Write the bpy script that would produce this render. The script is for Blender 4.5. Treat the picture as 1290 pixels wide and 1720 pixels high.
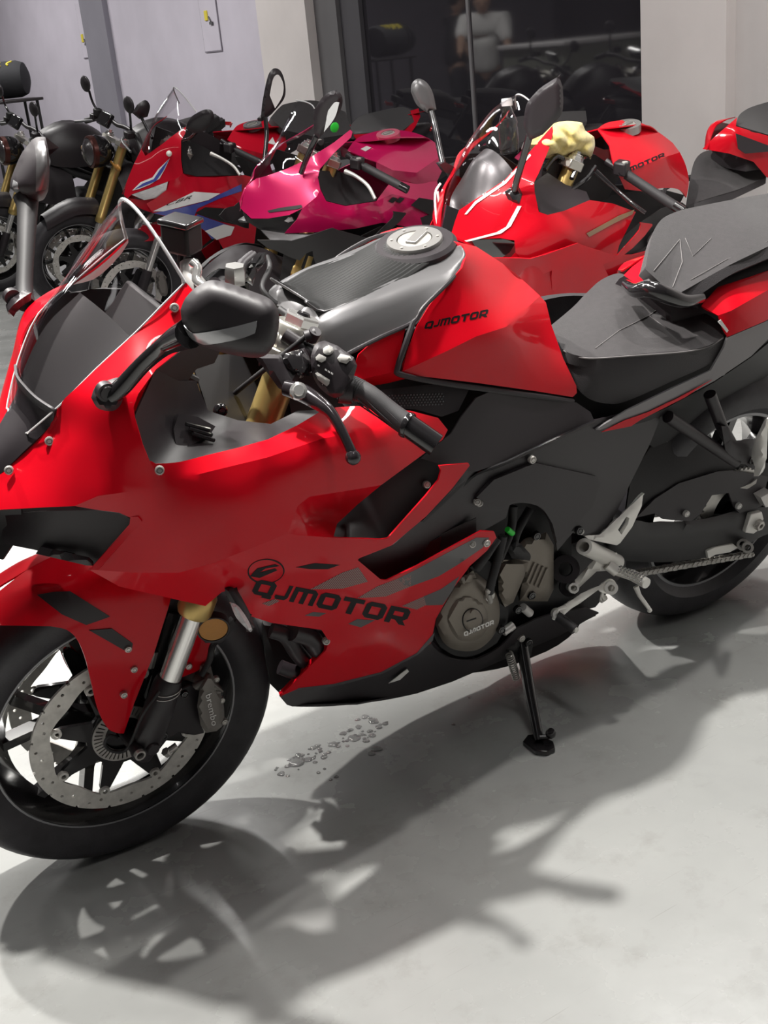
import bpy, bmesh, math, random
import numpy as np
from mathutils import Vector, Matrix, geometry
for _o in list(bpy.data.objects): bpy.data.objects.remove(_o)
random.seed(7)
S = bpy.context.scene
COL = S.collection
PI = math.pi
# ------------------------------------------------------------------ camera
FPX = 2022.52
CAM = Vector((1.92498, 1.91650, 1.34640))
CR = Matrix(((-0.8397831, -0.27107893, 0.47040468),
             (0.53493829, -0.26509376, 0.80222586),
             (-0.09276518, 0.92533319, 0.36763176)))
cd = bpy.data.cameras.new('camera'); cam = bpy.data.objects.new('camera', cd); COL.objects.link(cam)
cd.sensor_fit = 'VERTICAL'; cd.sensor_height = 36; cd.lens = FPX * 36 / 1720; cd.clip_start = .05; cd.clip_end = 100
cam.matrix_world = Matrix.Translation(CAM) @ CR.to_4x4()
S.camera = cam
# ------------------------------------------------------------------ view, world, lamps
S.view_settings.view_transform = 'Standard'; S.view_settings.look = 'None'
S.view_settings.gamma = 1; S.view_settings.use_curve_mapping = False
S.view_settings.exposure = -0.1
S.render.film_transparent = False
S.cycles.max_bounces = 7; S.cycles.diffuse_bounces = 3; S.cycles.glossy_bounces = 4; S.cycles.transmission_bounces = 6
W = bpy.data.worlds.new('world'); S.world = W; W.use_nodes = True
W.node_tree.nodes['Background'].inputs[0].default_value = (.82, .76, .88, 1)
W.node_tree.nodes['Background'].inputs[1].default_value = .14
def spot(loc, aim, power, size, angle=120, blend=.4, col=(1, .97, .92)):
    l = bpy.data.lights.new('ceiling_spot', 'SPOT'); l.energy = power; l.color = col; l.shadow_soft_size = size
    l.spot_size = math.radians(angle); l.spot_blend = blend
    o = bpy.data.objects.new('ceiling_spot_light', l); COL.objects.link(o); o.location = loc
    o.rotation_euler = (Vector(aim) - Vector(loc)).to_track_quat('-Z', 'Y').to_euler(); return o
def area(loc, aim, power, sx, sy, col=(1, .98, .95)):
    l = bpy.data.lights.new('ceiling_strip', 'AREA'); l.energy = power; l.color = col; l.shape = 'RECTANGLE'; l.size = sx; l.size_y = sy
    o = bpy.data.objects.new('ceiling_strip_light', l); COL.objects.link(o); o.location = loc
    o.rotation_euler = (Vector(aim) - Vector(loc)).to_track_quat('-Z', 'Y').to_euler(); return o
CEIL = 3.25
spot((1.45, -.02, 3.1), (1.2, .3, 0), 560, .055)
spot((1.75, -1.7, 3.1), (1.2, .3, 0), 380, .045)
spot((-.35, .45, 3.1), (-.2, .35, 0), 130, .05, 90)
# ------------------------------------------------------------------ frames: a pixel of the photograph plus a lateral distance gives a point
class Frame:
    def __init__(s, ox=0, oy=0, psi=0, lean=12.143):
        s.M = Matrix.Translation((ox, oy, 0)) @ Matrix.Rotation(psi, 4, 'Z') @ Matrix.Rotation(-math.radians(lean), 4, 'X')
        s.I = s.M.inverted(); s.o = s.I @ CAM; s.R = (s.I.to_3x3() @ CR)
        s.No = np.array(s.o); s.NR = np.array(s.R)
    def P(s, u, v, y=0.0):
        d = s.R @ Vector(((u - 645) / FPX, -(v - 860) / FPX, -1)); t = (y - s.o.y) / d.y
        return s.o + d * t
    def Pn(s, uv, y):
        d = np.stack([(uv[:, 0] - 645) / FPX, -(uv[:, 1] - 860) / FPX, -np.ones(len(uv))], 1) @ s.NR.T
        t = (y - s.No[1]) / d[:, 1]
        return s.No + d * t[:, None]
# ------------------------------------------------------------------ materials
MATS = {}
def mat(name, col, rough=.5, metal=0, coat=0, noise_amt=0, noise_scale=20, bump=0, bump_scale=200, spec=.5, sheen=0, alpha=1, trans=0, coat_rough=.03, emit=0, ior=1.5, flake=0):
    if name in MATS: return MATS[name]
    m = bpy.data.materials.new(name); m.use_nodes = True; nt = m.node_tree; b = nt.nodes['Principled BSDF']
    c = (*col, 1)
    b.inputs['Base Color'].default_value = c; b.inputs['Roughness'].default_value = rough; b.inputs['Metallic'].default_value = metal
    b.inputs['Coat Weight'].default_value = coat; b.inputs['Coat Roughness'].default_value = coat_rough
    b.inputs['Specular IOR Level'].default_value = spec; b.inputs['Sheen Weight'].default_value = sheen
    b.inputs['Transmission Weight'].default_value = trans; b.inputs['Alpha'].default_value = alpha; b.inputs['IOR'].default_value = ior
    if emit: b.inputs['Emission Color'].default_value = c; b.inputs['Emission Strength'].default_value = emit
    tc = None
    if noise_amt or bump:
        tc = nt.nodes.new('ShaderNodeTexCoord')
    if noise_amt:
        n = nt.nodes.new('ShaderNodeTexNoise'); n.inputs['Scale'].default_value = noise_scale; n.inputs['Detail'].default_value = 6
        nt.links.new(tc.outputs['Object'], n.inputs['Vector'])
        r = nt.nodes.new('ShaderNodeValToRGB'); r.color_ramp.elements[0].position = .3; r.color_ramp.elements[1].position = .7
        r.color_ramp.elements[0].color = (*[x * (1 - noise_amt) for x in col], 1); r.color_ramp.elements[1].color = (*[min(1, x * (1 + noise_amt)) for x in col], 1)
        nt.links.new(n.outputs['Fac'], r.inputs['Fac']); nt.links.new(r.outputs['Color'], b.inputs['Base Color'])
    if bump:
        n = nt.nodes.new('ShaderNodeTexNoise'); n.inputs['Scale'].default_value = bump_scale; n.inputs['Detail'].default_value = 3
        nt.links.new(tc.outputs['Object'], n.inputs['Vector'])
        bp = nt.nodes.new('ShaderNodeBump'); bp.inputs['Strength'].default_value = bump; bp.inputs['Distance'].default_value = .002
        nt.links.new(n.outputs['Fac'], bp.inputs['Height']); nt.links.new(bp.outputs['Normal'], b.inputs['Normal'])
    MATS[name] = m; return m
RED = mat('red_paint', (.57, .003, .012), .35, 0, .4, spec=.05)
REDB = mat('red_paint_b', (.50, .004, .013), .32, 0, .5, spec=.08)
REDD = mat('red_paint_d', (.46, .006, .020), .32, 0, .5, spec=.08)
MAG = mat('magenta_paint', (.48, .005, .085), .3, .3, 1.0)
WHITE = mat('white_paint', (.72, .70, .70), .35, 0, .4)
BLUE = mat('blue_paint', (.045, .06, .30), .35, 0, .6)
BLK = mat('black_plastic', (.017, .013, .0155), .42, bump=.08, bump_scale=900)
BLKM = mat('black_matt_panel', (.018, .014, .0165), .5, bump=.05, bump_scale=1200)
BLKD = mat('black_deep', (.008, .007, .008), .6)
BLKG = mat('black_gloss', (.012, .011, .012), .15, 0, .6)
SATIN = mat('satin_graphite', (.13, .127, .13), .36, .6)
GREY = mat('grey_plastic', (.10, .10, .105), .45)
DGREY = mat('dark_grey_decal', (.055, .05, .052), .45, 0, .5)
RUB = mat('tyre_rubber', (.032, .030, .034), .5, noise_amt=.25, noise_scale=30, bump=.15, bump_scale=300)
RUBG = mat('grip_rubber', (.02, .018, .02), .55, bump=.25, bump_scale=1500)
CHR = mat('chrome', (.80, .79, .77), .14, .8)
ALU = mat('cast_aluminium', (.78, .76, .72), .4, .35, bump=.06, bump_scale=600)
ALUP = mat('silver_paint', (.62, .60, .58), .38, .4)
STEEL = mat('brushed_steel', (.50, .48, .45), .33, .6, noise_amt=.12, noise_scale=40)
DISCM = mat('disc_steel', (.62, .60, .56), .45, .25, noise_amt=.15, noise_scale=60)
GOLD = mat('gold_anodised', (.50, .36, .13), .32, .7)
BRONZE = mat('bronze_engine', (.20, .175, .145), .45, .35, bump=.05, bump_scale=700)
CALM = mat('caliper_grey', (.19, .175, .16), .5, .2)
SEAT = mat('seat_suede', (.020, .017, .0185), .85, noise_amt=.2, noise_scale=90, bump=.35, bump_scale=900, sheen=.15)
SEATS = mat('seat_side_grain', (.022, .019, .021), .6, bump=.5, bump_scale=700)
THREAD = mat('seat_thread', (.16, .15, .15), .8)
AMBER = mat('amber_lens', (.42, .19, .03), .35, .2, .5, bump=.3, bump_scale=250)
LENS = mat('clear_lens', (.62, .60, .61), .15, .2, .8, bump=.8, bump_scale=250)
LENSG = mat('mirror_signal_lens', (.40, .40, .41), .25, .5, .6)
MIRG = mat('mirror_glass', (.75, .75, .76), .03, 1)
GREEN = mat('green_connector', (.02, .55, .04), .4)
YEL = mat('yellow_print', (.75, .62, .06), .6)
PRINTB = mat('black_print', (.007, .005, .006), .5, 0, 0, spec=.2)
PRINTW = mat('white_print', (.75, .74, .72), .5)
FOLIO = mat('oval_badge', (.22, .006, .012), .35, 0, .8)
def glassmat(name, col, alpha, rough=.02):
    m = bpy.data.materials.new(name); m.use_nodes = True; nt = m.node_tree; nt.nodes.remove(nt.nodes['Principled BSDF'])
    out = nt.nodes['Material Output']; t = nt.nodes.new('ShaderNodeBsdfTransparent'); t.inputs[0].default_value = (*col, 1)
    g = nt.nodes.new('ShaderNodeBsdfGlossy'); g.inputs['Roughness'].default_value = rough; g.inputs['Color'].default_value = (.8, .8, .82, 1)
    lw = nt.nodes.new('ShaderNodeLayerWeight'); lw.inputs['Blend'].default_value = .5
    f = nt.nodes.new('ShaderNodeMapRange'); f.inputs['From Min'].default_value = .3; f.inputs['From Max'].default_value = 1; f.inputs['To Min'].default_value = .03; f.inputs['To Max'].default_value = .42; f.interpolation_type = 'SMOOTHERSTEP'; nt.links.new(lw.outputs['Facing'], f.inputs['Value'])
    mx = nt.nodes.new('ShaderNodeMixShader'); ad = nt.nodes.new('ShaderNodeMath'); ad.operation = 'ADD'; ad.inputs[1].default_value = alpha; ad.use_clamp = True
    nt.links.new(f.outputs[0], ad.inputs[0]); nt.links.new(ad.outputs[0], mx.inputs[0]); nt.links.new(t.outputs[0], mx.inputs[1]); nt.links.new(g.outputs[0], mx.inputs[2])
    nt.links.new(mx.outputs[0], out.inputs['Surface']); return m
SCREEN = glassmat('clear_screen', (.95, .94, .945), .0)
SCREEND = glassmat('tinted_screen', (.30, .28, .29), .02)
BOTTLE = glassmat('clear_bottle', (.85, .88, .88), .05)
# ------------------------------------------------------------------ 2-D triangulation of a traced outline
def smooth_outline(pts, n=6):
    if not any(len(p) > 2 and p[2] for p in pts): return [(p[0], p[1]) for p in pts]
    out = []; N = len(pts)
    fl = [len(p) > 2 and bool(p[2]) for p in pts]
    for i in range(N):
        p1, p2 = pts[i], pts[(i + 1) % N]; out.append((p1[0], p1[1]))
        a, b = fl[i], fl[(i + 1) % N]
        if not (a or b): continue
        p0 = pts[i - 1] if a else p1; p3 = pts[(i + 2) % N] if b else p2
        for k in range(1, n):
            t = k / n
            q = []
            for c in (0, 1):
                q.append(.5 * (2 * p1[c] + (p2[c] - p0[c]) * t + (2 * p0[c] - 5 * p1[c] + 4 * p2[c] - p3[c]) * t * t + (3 * p1[c] - p0[c] - 3 * p2[c] + p3[c]) * t ** 3))
            out.append(tuple(q))
    return out
def inside(P, poly):
    x, y = P[:, 0], P[:, 1]; r = np.zeros(len(P), bool); n = len(poly)
    for i in range(n):
        x1, y1 = poly[i]; x2, y2 = poly[(i + 1) % n]
        if y1 == y2: continue
        c = ((y1 > y) != (y2 > y)) & (x < (x2 - x1) * (y - y1) / (y2 - y1) + x1); r ^= c
    return r
def edge_dist(P, poly):
    d = np.full(len(P), 1e9); n = len(poly)
    for i in range(n):
        a = np.array(poly[i], float); b = np.array(poly[(i + 1) % n], float); ab = b - a; L = ab @ ab
        if L == 0: continue
        t = np.clip(((P - a) @ ab) / L, 0, 1); d = np.minimum(d, np.linalg.norm(P - (a + t[:, None] * ab), axis=1))
    return d
def resample(poly, step):
    out = []; n = len(poly)
    for i in range(n):
        a, b = poly[i], poly[(i + 1) % n]; L = math.hypot(b[0] - a[0], b[1] - a[1]); k = max(1, int(L / step))
        for j in range(k): out.append((a[0] + (b[0] - a[0]) * j / k, a[1] + (b[1] - a[1]) * j / k))
    return out
def tri2d(outline, holes=(), step=14):
    loops = [resample(outline, step)] + [resample(h, step) for h in holes]
    vs = []; es = []
    for lp in loops:
        b = len(vs); vs += lp; es += [(b + i, b + (i + 1) % len(lp)) for i in range(len(lp))]
    a = np.array(outline, float); lo, hi = a.min(0), a.max(0)
    gx = np.arange(lo[0] + step * .5, hi[0], step); gy = np.arange(lo[1] + step * .5, hi[1], step * .87)
    if len(gx) and len(gy):
        X, Y = np.meshgrid(gx, gy); X = X + (np.arange(len(gy)) % 2)[:, None] * step * .5
        G = np.stack([X.ravel(), Y.ravel()], 1); k = inside(G, loops[0])
        for h in loops[1:]: k &= ~inside(G, h)
        G = G[k]
        if len(G):
            d = edge_dist(G, loops[0])
            for h in loops[1:]: d = np.minimum(d, edge_dist(G, h))
            vs += [tuple(q) for q in G[d > step * .45]]
    r = geometry.delaunay_2d_cdt([Vector(v) for v in vs], es, [], 0, 1e-5)
    V = np.array([tuple(v) for v in r[0]]); T = np.array([f for f in r[2]], int)
    c = V[T].mean(1); k = inside(c, loops[0])
    for h in loops[1:]: k &= ~inside(c, h)
    return V, T[k], loops
def tps(ctrl, extra=()):
    if isinstance(ctrl, (int, float)): return lambda uv: np.full(len(uv), float(ctrl))
    C = np.array(list(ctrl) + list(extra), float); n = len(C); lam = np.r_[np.full(len(ctrl), 3e-2), np.full(len(extra), 1e-4)]; p = C[:, :2] / 100; z = C[:, 2]
    def U(r2): return np.where(r2 > 1e-12, r2 * np.log(r2 + 1e-12), 0)
    if n < 4:
        A = np.c_[np.ones(n), p]; w = np.linalg.lstsq(A, z, rcond=None)[0]
        return lambda uv: np.c_[np.ones(len(uv)), np.asarray(uv) / 100] @ w
    K = U(((p[:, None] - p[None]) ** 2).sum(2)) + np.diag(lam); Q = np.c_[np.ones(n), p]
    A = np.zeros((n + 3, n + 3)); A[:n, :n] = K; A[:n, n:] = Q; A[n:, :n] = Q.T
    w = np.linalg.solve(A, np.r_[z, 0, 0, 0])
    def fn(uv):
        q = np.asarray(uv, float) / 100
        return U(((q[:, None] - p[None]) ** 2).sum(2)) @ w[:n] + np.c_[np.ones(len(q)), q] @ w[n:]
    return fn
# ------------------------------------------------------------------ objects
def sharp_border(me):
    n = len(me.loops); le = np.empty(n, int); me.loops.foreach_get('edge_index', le)
    border = np.bincount(le, minlength=len(me.edges)) == 1
    at = me.attributes.get('sharp_edge') or me.attributes.new('sharp_edge', 'BOOLEAN', 'EDGE'); cur = np.zeros(len(me.edges), bool); at.data.foreach_get('value', cur); at.data.foreach_set('value', cur | border)
def new_obj(name, verts, faces, m, parent=None, smooth=True, angle=38, mats=None, fmats=None):
    me = bpy.data.meshes.new(name); me.from_pydata([tuple(v) for v in verts], [], [tuple(int(i) for i in f) for f in faces]); me.validate(); me.update()
    if smooth:
        me.polygons.foreach_set('use_smooth', [True] * len(me.polygons)); me.set_sharp_from_angle(angle=math.radians(angle)); sharp_border(me)
    for q in (mats or [m]): me.materials.append(q)
    if fmats is not None: me.polygons.foreach_set('material_index', fmats)
    o = bpy.data.objects.new(name, me); COL.objects.link(o)
    if parent: o.parent = parent
    return o
def tag(o, label=None, cat=None, group=None, kind=None):
    if label: o['label'] = label
    if cat: o['category'] = cat
    if group: o['group'] = group
    if kind: o['kind'] = kind
    return o
def empty(name, M=None):
    o = bpy.data.objects.new(name, None); COL.objects.link(o); o.empty_display_size = .1
    if M is not None: o.matrix_world = M
    return o
def mirror_copy(o, parent=None):
    me = o.data.copy(); n = len(me.vertices); co = np.empty(n * 3); me.vertices.foreach_get('co', co); co[1::3] *= -1; me.vertices.foreach_set('co', co)
    me.flip_normals(); me.update()
    c = o.copy(); c.data = me; COL.objects.link(c); c.parent = parent or o.parent
    return c
def solid(o, t, bevel=0):
    if t:
        s = o.modifiers.new('thickness', 'SOLIDIFY'); s.thickness = t; s.offset = -1; s.use_rim = True
    if bevel:
        b = o.modifiers.new('edge', 'BEVEL'); b.width = bevel; b.segments = 2; b.limit_method = 'ANGLE'; b.angle_limit = math.radians(50)
    return o
LASTFN = [None]
def bulged(ol, ctrl, b, w):
    f = tps(ctrl); o2 = resample(smooth_outline(ol), 8)
    def fn(uv):
        uv = np.asarray(uv); t = np.clip(edge_dist(uv, o2) / w, 0, 1) * inside(uv, o2); return f(uv) + b * np.sqrt(np.maximum(0, 1 - (1 - t) ** 2))
    return fn
def panel(fr, name, facets, m, parent, thick=.003, step=14, mirror=False, bulge=None, holes=(), bevel=0, lift=0, facing=True, angle=None, weld=None):
    """facets: [(outline, ctrl)] in pixels; ctrl: constant lateral distance or [(u, v, y)] control points"""
    V3 = []; F3 = []; wd = {} if weld is None else weld; vid = {}
    if angle is None: angle = 38 if len(facets) == 1 else 20
    for fc in facets:
        ol, ct = fc[0], fc[1]; hl = fc[2] if len(fc) > 2 else holes
        ol = smooth_outline(ol); hs = [smooth_outline(h) for h in hl]
        V, T, loops = tri2d(ol, hs, step)
        if callable(ct): fn = ct
        else:
            ex = []
            if (weld is not None or len(facets) > 1) and not isinstance(ct, (int, float)):
                seen = set()
                for q in loops[0]:
                    k = (round(q[0], 1), round(q[1], 1))
                    if k in wd and k not in seen: seen.add(k); ex.append((q[0], q[1], wd[k] - lift))
                if ex:
                    E2 = np.array(ex)[:, :2]; ct = [c for c in ct if np.min(np.hypot(E2[:, 0] - c[0], E2[:, 1] - c[1])) > step * 1.2]
            fn = tps(ct, ex)
        LASTFN[0] = fn; y = fn(V) + lift
        if bulge:
            d = edge_dist(V, loops[0]); t = np.clip(d / bulge[1], 0, 1); y = y + bulge[0] * np.sqrt(np.maximum(0, 1 - (1 - t) ** 2))
        ident = np.arange(len(V)); be = np.where(edge_dist(V, loops[0]) < 1e-2)[0]
        if weld is not None or len(facets) > 1:
            for i in be:
                k = (round(V[i, 0], 1), round(V[i, 1], 1))
                if k in wd: y[i] = wd[k]
                else: wd[k] = y[i]
        X = fr.Pn(V, y); b = len(V3); ident = ident + b
        if len(facets) > 1:
            for i in be:
                k = (round(V[i, 0], 1), round(V[i, 1], 1))
                if k in vid: ident[i] = vid[k]
                else: vid[k] = i + b
        tris = []
        for a_, b_, c_ in T:
            n = np.cross(X[b_] - X[a_], X[c_] - X[a_]); s = n @ (fr.No - X[a_])
            tris.append((a_, b_, c_) if (s > 0) == facing else (a_, c_, b_))
        V3 += list(X); F3 += [(ident[q[0]], ident[q[1]], ident[q[2]]) for q in tris]
    o = new_obj(name, V3, F3, m, parent, angle=angle)
    solid(o, thick, bevel)
    if mirror: mirror_copy(o)
    return o
def cr_interp(P, n):
    P = [np.array(p, float) for p in P]; out = []; N = len(P)
    for i in range(N - 1):
        p0 = P[i - 1] if i else 2 * P[0] - P[1]; p1, p2 = P[i], P[i + 1]; p3 = P[i + 2] if i + 2 < N else 2 * P[-1] - P[-2]
        for k in range(n):
            t = k / n; out.append(.5 * (2 * p1 + (p2 - p0) * t + (2 * p0 - 5 * p1 + 4 * p2 - p3) * t * t + (3 * p1 - p0 - 3 * p2 + p3) * t ** 3))
    out.append(P[-1]); return out
def loft(name, rows, m, parent, nu=4, nv=4, thick=0, close=False, flip=False, angle=40, cap=False):
    R = [cr_interp(r, nu) for r in rows] if nu > 1 else [[np.array(q, float) for q in r] for r in rows]
    C = [cr_interp([r[j] for r in R], nv) if nv > 1 else [r[j] for r in R] for j in range(len(R[0]))]
    nr, nc = len(C[0]), len(C); V = [C[j][i] for i in range(nr) for j in range(nc)]; F = []
    for i in range(nr - 1):
        for j in range(nc - (0 if close else 1)):
            q = (i * nc + j, i * nc + (j + 1) % nc, (i + 1) * nc + (j + 1) % nc, (i + 1) * nc + j); F.append(q[::-1] if flip else q)
    if cap:
        F.append(tuple(range(nc))[::-1] if not flip else tuple(range(nc))); F.append(tuple((nr - 1) * nc + j for j in range(nc)) if not flip else tuple((nr - 1) * nc + j for j in range(nc))[::-1])
    o = new_obj(name, V, F, m, parent, angle=angle); solid(o, thick); return o
# mesh pieces collected into one mesh
class MB:
    def __init__(s): s.v = []; s.f = []
    def add(s, V, F):
        b = len(s.v); s.v += [tuple(q) for q in V]; s.f += [tuple(i + b for i in q) for q in F]; return s
    def ring(s, sections, close=False, cap=True):
        n = len(sections[0]); V = [p for q in sections for p in q]; F = []; N = len(sections)
        for i in range(N - (0 if close else 1)):
            for j in range(n):
                a = i * n; b = ((i + 1) % N) * n; F.append((a + j, a + (j + 1) % n, b + (j + 1) % n, b + j))
        if cap and not close: F.append(tuple(range(n))[::-1]); F.append(tuple((N - 1) * n + j for j in range(n)))
        return s.add(V, F)
    def tube(s, pts, r, n=10, sub=1, cap=True):
        pts = [Vector(p) for p in pts]
        rs = list(r) if isinstance(r, (list, tuple)) else [r] * len(pts)
        if sub > 1:
            Q = cr_interp([(*p, rr) for p, rr in zip(pts, rs)], sub); pts = [Vector(q[:3]) for q in Q]; rs = [max(1e-4, q[3]) for q in Q]
        secs = []; up = None
        for i, p in enumerate(pts):
            d = (pts[min(i + 1, len(pts) - 1)] - pts[max(i - 1, 0)])
            if d.length < 1e-9: d = Vector((0, 0, 1))
            d.normalize()
            if up is None: up = d.orthogonal().normalized()
            up = (up - d * up.dot(d)); up = up.normalized() if up.length > 1e-6 else d.orthogonal().normalized(); w = d.cross(up)
            secs.append([p + (up * math.cos(2 * PI * k / n) + w * math.sin(2 * PI * k / n)) * rs[i] for k in range(n)])
        return s.ring(secs, cap=cap)
    def cyl(s, a, b, r, n=16, r2=None): return s.tube([a, b], [r, r if r2 is None else r2], n)
    def pipe(s, a, b, r, ri, n=20):
        a, b = Vector(a), Vector(b); d = (b - a).normalized(); u = d.orthogonal().normalized(); w = d.cross(u)
        def c(p, q): return [p + (u * math.cos(2 * PI * k / n) + w * math.sin(2 * PI * k / n)) * q for k in range(n)]
        return s.ring([c(a, ri), c(a, r), c(b, r), c(b, ri)], close=True)
    def box(s, c, sx, sy, sz, R=None):
        c = Vector(c); V = []
        for i in (-1, 1):
            for j in (-1, 1):
                for k in (-1, 1):
                    q = Vector((i * sx / 2, j * sy / 2, k * sz / 2)); V.append(c + (R @ q if R else q))
        return s.add(V, [(0, 1, 3, 2), (4, 6, 7, 5), (0, 4, 5, 1), (2, 3, 7, 6), (0, 2, 6, 4), (1, 5, 7, 3)])
    def lathe(s, prof, c=(0, 0, 0), axis='y', n=48, R=None, close=True):
        c = Vector(c); secs = []
        for k in range(n):
            t = 2 * PI * k / n; q = []
            for r, h in prof:
                if axis == 'y': p = Vector((r * math.cos(t), h, r * math.sin(t)))
                else: p = Vector((r * math.cos(t), r * math.sin(t), h))
                q.append(c + (R @ p if R else p))
            secs.append(q)
        m = len(prof); V = [p for q in secs for p in q]; F = []
        for i in range(n):
            a = i * m; b = ((i + 1) % n) * m
            for j in range(m - (0 if close else 1)): F.append((a + j, b + j, b + (j + 1) % m, a + (j + 1) % m))
        return s.add(V, F)
    def sphere(s, c, rx, ry=None, rz=None, n=14, R=None):
        ry = ry or rx; rz = rz or rx; c = Vector(c); secs = []
        for i in range(1, n // 2):
            a = PI * i / (n // 2); q = []
            for k in range(n):
                t = 2 * PI * k / n; p = Vector((rx * math.sin(a) * math.cos(t), ry * math.sin(a) * math.sin(t), rz * math.cos(a))); q.append(c + (R @ p if R else p))
            secs.append(q)
        return s.ring(secs)
    def slab(s, outline, holes, fn, y0, y1, step=1e9):
        """flat plate: outline in 2-D, fn((a, b), y) -> 3-D"""
        V, T, loops = tri2d(outline, holes, step); n = len(V)
        A = [fn(q, y0) for q in V]; B = [fn(q, y1) for q in V]; F = []
        for t in T:
            a, b, c = V[t[0]], V[t[1]], V[t[2]]
            if (b[0] - a[0]) * (c[1] - a[1]) - (b[1] - a[1]) * (c[0] - a[0]) < 0: t = t[::-1]
            F.append(tuple(t)); F.append(tuple(int(i) + n for i in t[::-1]))
        cnt = {}
        for t in T:
            for i in range(3): e = (int(t[i]), int(t[(i + 1) % 3])); cnt[tuple(sorted(e))] = cnt.get(tuple(sorted(e)), 0) + 1
        for (i, j), k in cnt.items():
            if k == 1: F.append((i, j, j + n, i + n))
        return s.add(A + B, F)
    def build(s, name, m, parent=None, smooth=True, angle=38, bevel=0):
        me = bpy.data.meshes.new(name); me.from_pydata(s.v, [], [tuple(int(i) for i in f) for f in s.f])
        bm = bmesh.new(); bm.from_mesh(me); bmesh.ops.recalc_face_normals(bm, faces=bm.faces); bm.to_mesh(me); bm.free()
        if smooth:
            me.polygons.foreach_set('use_smooth', [True] * len(me.polygons)); me.set_sharp_from_angle(angle=math.radians(angle))
        me.materials.append(m); o = bpy.data.objects.new(name, me); COL.objects.link(o)
        if parent: o.parent = parent
        solid(o, 0, bevel); return o
def plate(fr, name, outline, y0, y1, m, parent, holes=(), bevel=.0, step=1e9, mirror=False, tilt=None, angle=38):
    """a plate with thickness: outline traced at lateral distance y0, extruded to y1 (tilt adds to the lateral distance over the outline)"""
    ol = smooth_outline(outline); hs = [smooth_outline(h) for h in holes]; tf = tps(tilt) if tilt else None
    def fn(q, y):
        dy = float(tf(np.array([q]))[0]) if tf else 0
        p = fr.P(q[0], q[1], y0 + dy); return (p.x, y + dy, p.z)
    o = MB().slab(ol, hs, fn, y0, y1, step).build(name, m, parent, bevel=bevel, angle=angle)
    if mirror: mirror_copy(o)
    return o
def tubep(fr, name, pts, r, m, parent, n=10, sub=4, mirror=False):
    o = MB().tube([fr.P(*p) for p in pts], r, n, sub).build(name, m, parent)
    if mirror: mirror_copy(o)
    return o
def bolt(fr, u, v, y, r, parent, m=None, name='bolt', d=None, h=.004):
    c = fr.P(u, v, y); d = Vector(d or (0.1, 1, .1)).normalized(); q = Vector((0, 1, 0)).rotation_difference(d).to_matrix()
    o = MB().lathe([(0.0001, h), (r * .45, h), (r * .45, h * .45), (r * .6, h * .45), (r * .62, h), (r * .85, h * .9), (r, h * .3), (r, -h)], c, n=14, R=q, close=False).build(name, m or STEEL, parent)
    return o
# ------------------------------------------------------------------ lettering
def _r(x0, y0, x1, y1): return [(x0, y0), (x1, y0), (x1, y1), (x0, y1)]
def _blk(c=.18): return [(c, 0), (1 - c, 0), (1, c), (1, 1 - c), (1 - c, 1), (c, 1), (0, 1 - c), (0, c)]
LET = {
 'Q': ([_blk(), [(.55, -.12), (1.0, -.12), (1.0, .1), (.55, .1)]], [_r(.27, .24, .73, .74)]),
 'O': ([_blk()], [_r(.27, .26, .73, .74)]),
 'J': ([[(.12, 0), (.8, 0), (1, .2), (1, 1), (.7, 1), (.7, .26), (.0, .26), (0, .1)]], []),
 'M': ([[(0, 0), (.2, 0), (.2, .74), (.4, .74), (.4, 0), (.6, 0), (.6, .74), (.8, .74), (.8, 0), (1, 0), (1, .82), (.84, 1), (0, 1)]], []),
 'T': ([[(.36, 0), (.64, 0), (.64, .74), (1, .74), (1, 1), (0, 1), (0, .74), (.36, .74)]], []),
 'R': ([[(0, 0), (.27, 0), (.27, .24), (.45, .24), (.72, 0), (1.04, 0), (.82, .26), (1, .42), (1, .84), (.84, 1), (0, 1)]], [_r(.27, .48, .73, .74)]),
}
def word(fr, name, text, m, parent, quad, fn, lift=.0009, gap=.16, widths=None, slant=0):
    """quad: pixel corners lower-left, lower-right, upper-right, upper-left"""
    n = len(text); ws = [(widths or {}).get(c, 1) for c in text]; tot = sum(ws) + gap * (n - 1); V3 = []; F3 = []; x = 0
    Q = [np.array(q, float) for q in quad]
    for c, w in zip(text, ws):
        outs, hols = LET[c]
        for ol in outs:
            V, T, _ = tri2d(ol, hols, .3)
            s = (x + V[:, 0] * w + slant * V[:, 1]) / tot; t = V[:, 1]
            uv = (1 - t)[:, None] * ((1 - s)[:, None] * Q[0] + s[:, None] * Q[1]) + t[:, None] * ((1 - s)[:, None] * Q[3] + s[:, None] * Q[2])
            X = fr.Pn(uv, fn(uv) + lift); b = len(V3); V3 += list(X)
            for a_, b_, c_ in T:
                nn = np.cross(X[b_] - X[a_], X[c_] - X[a_]); F3.append((a_ + b, b_ + b, c_ + b) if nn @ (fr.No - X[a_]) > 0 else (a_ + b, c_ + b, b_ + b))
        x += w + gap
    return new_obj(name, V3, F3, m, parent, smooth=False)
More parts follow.
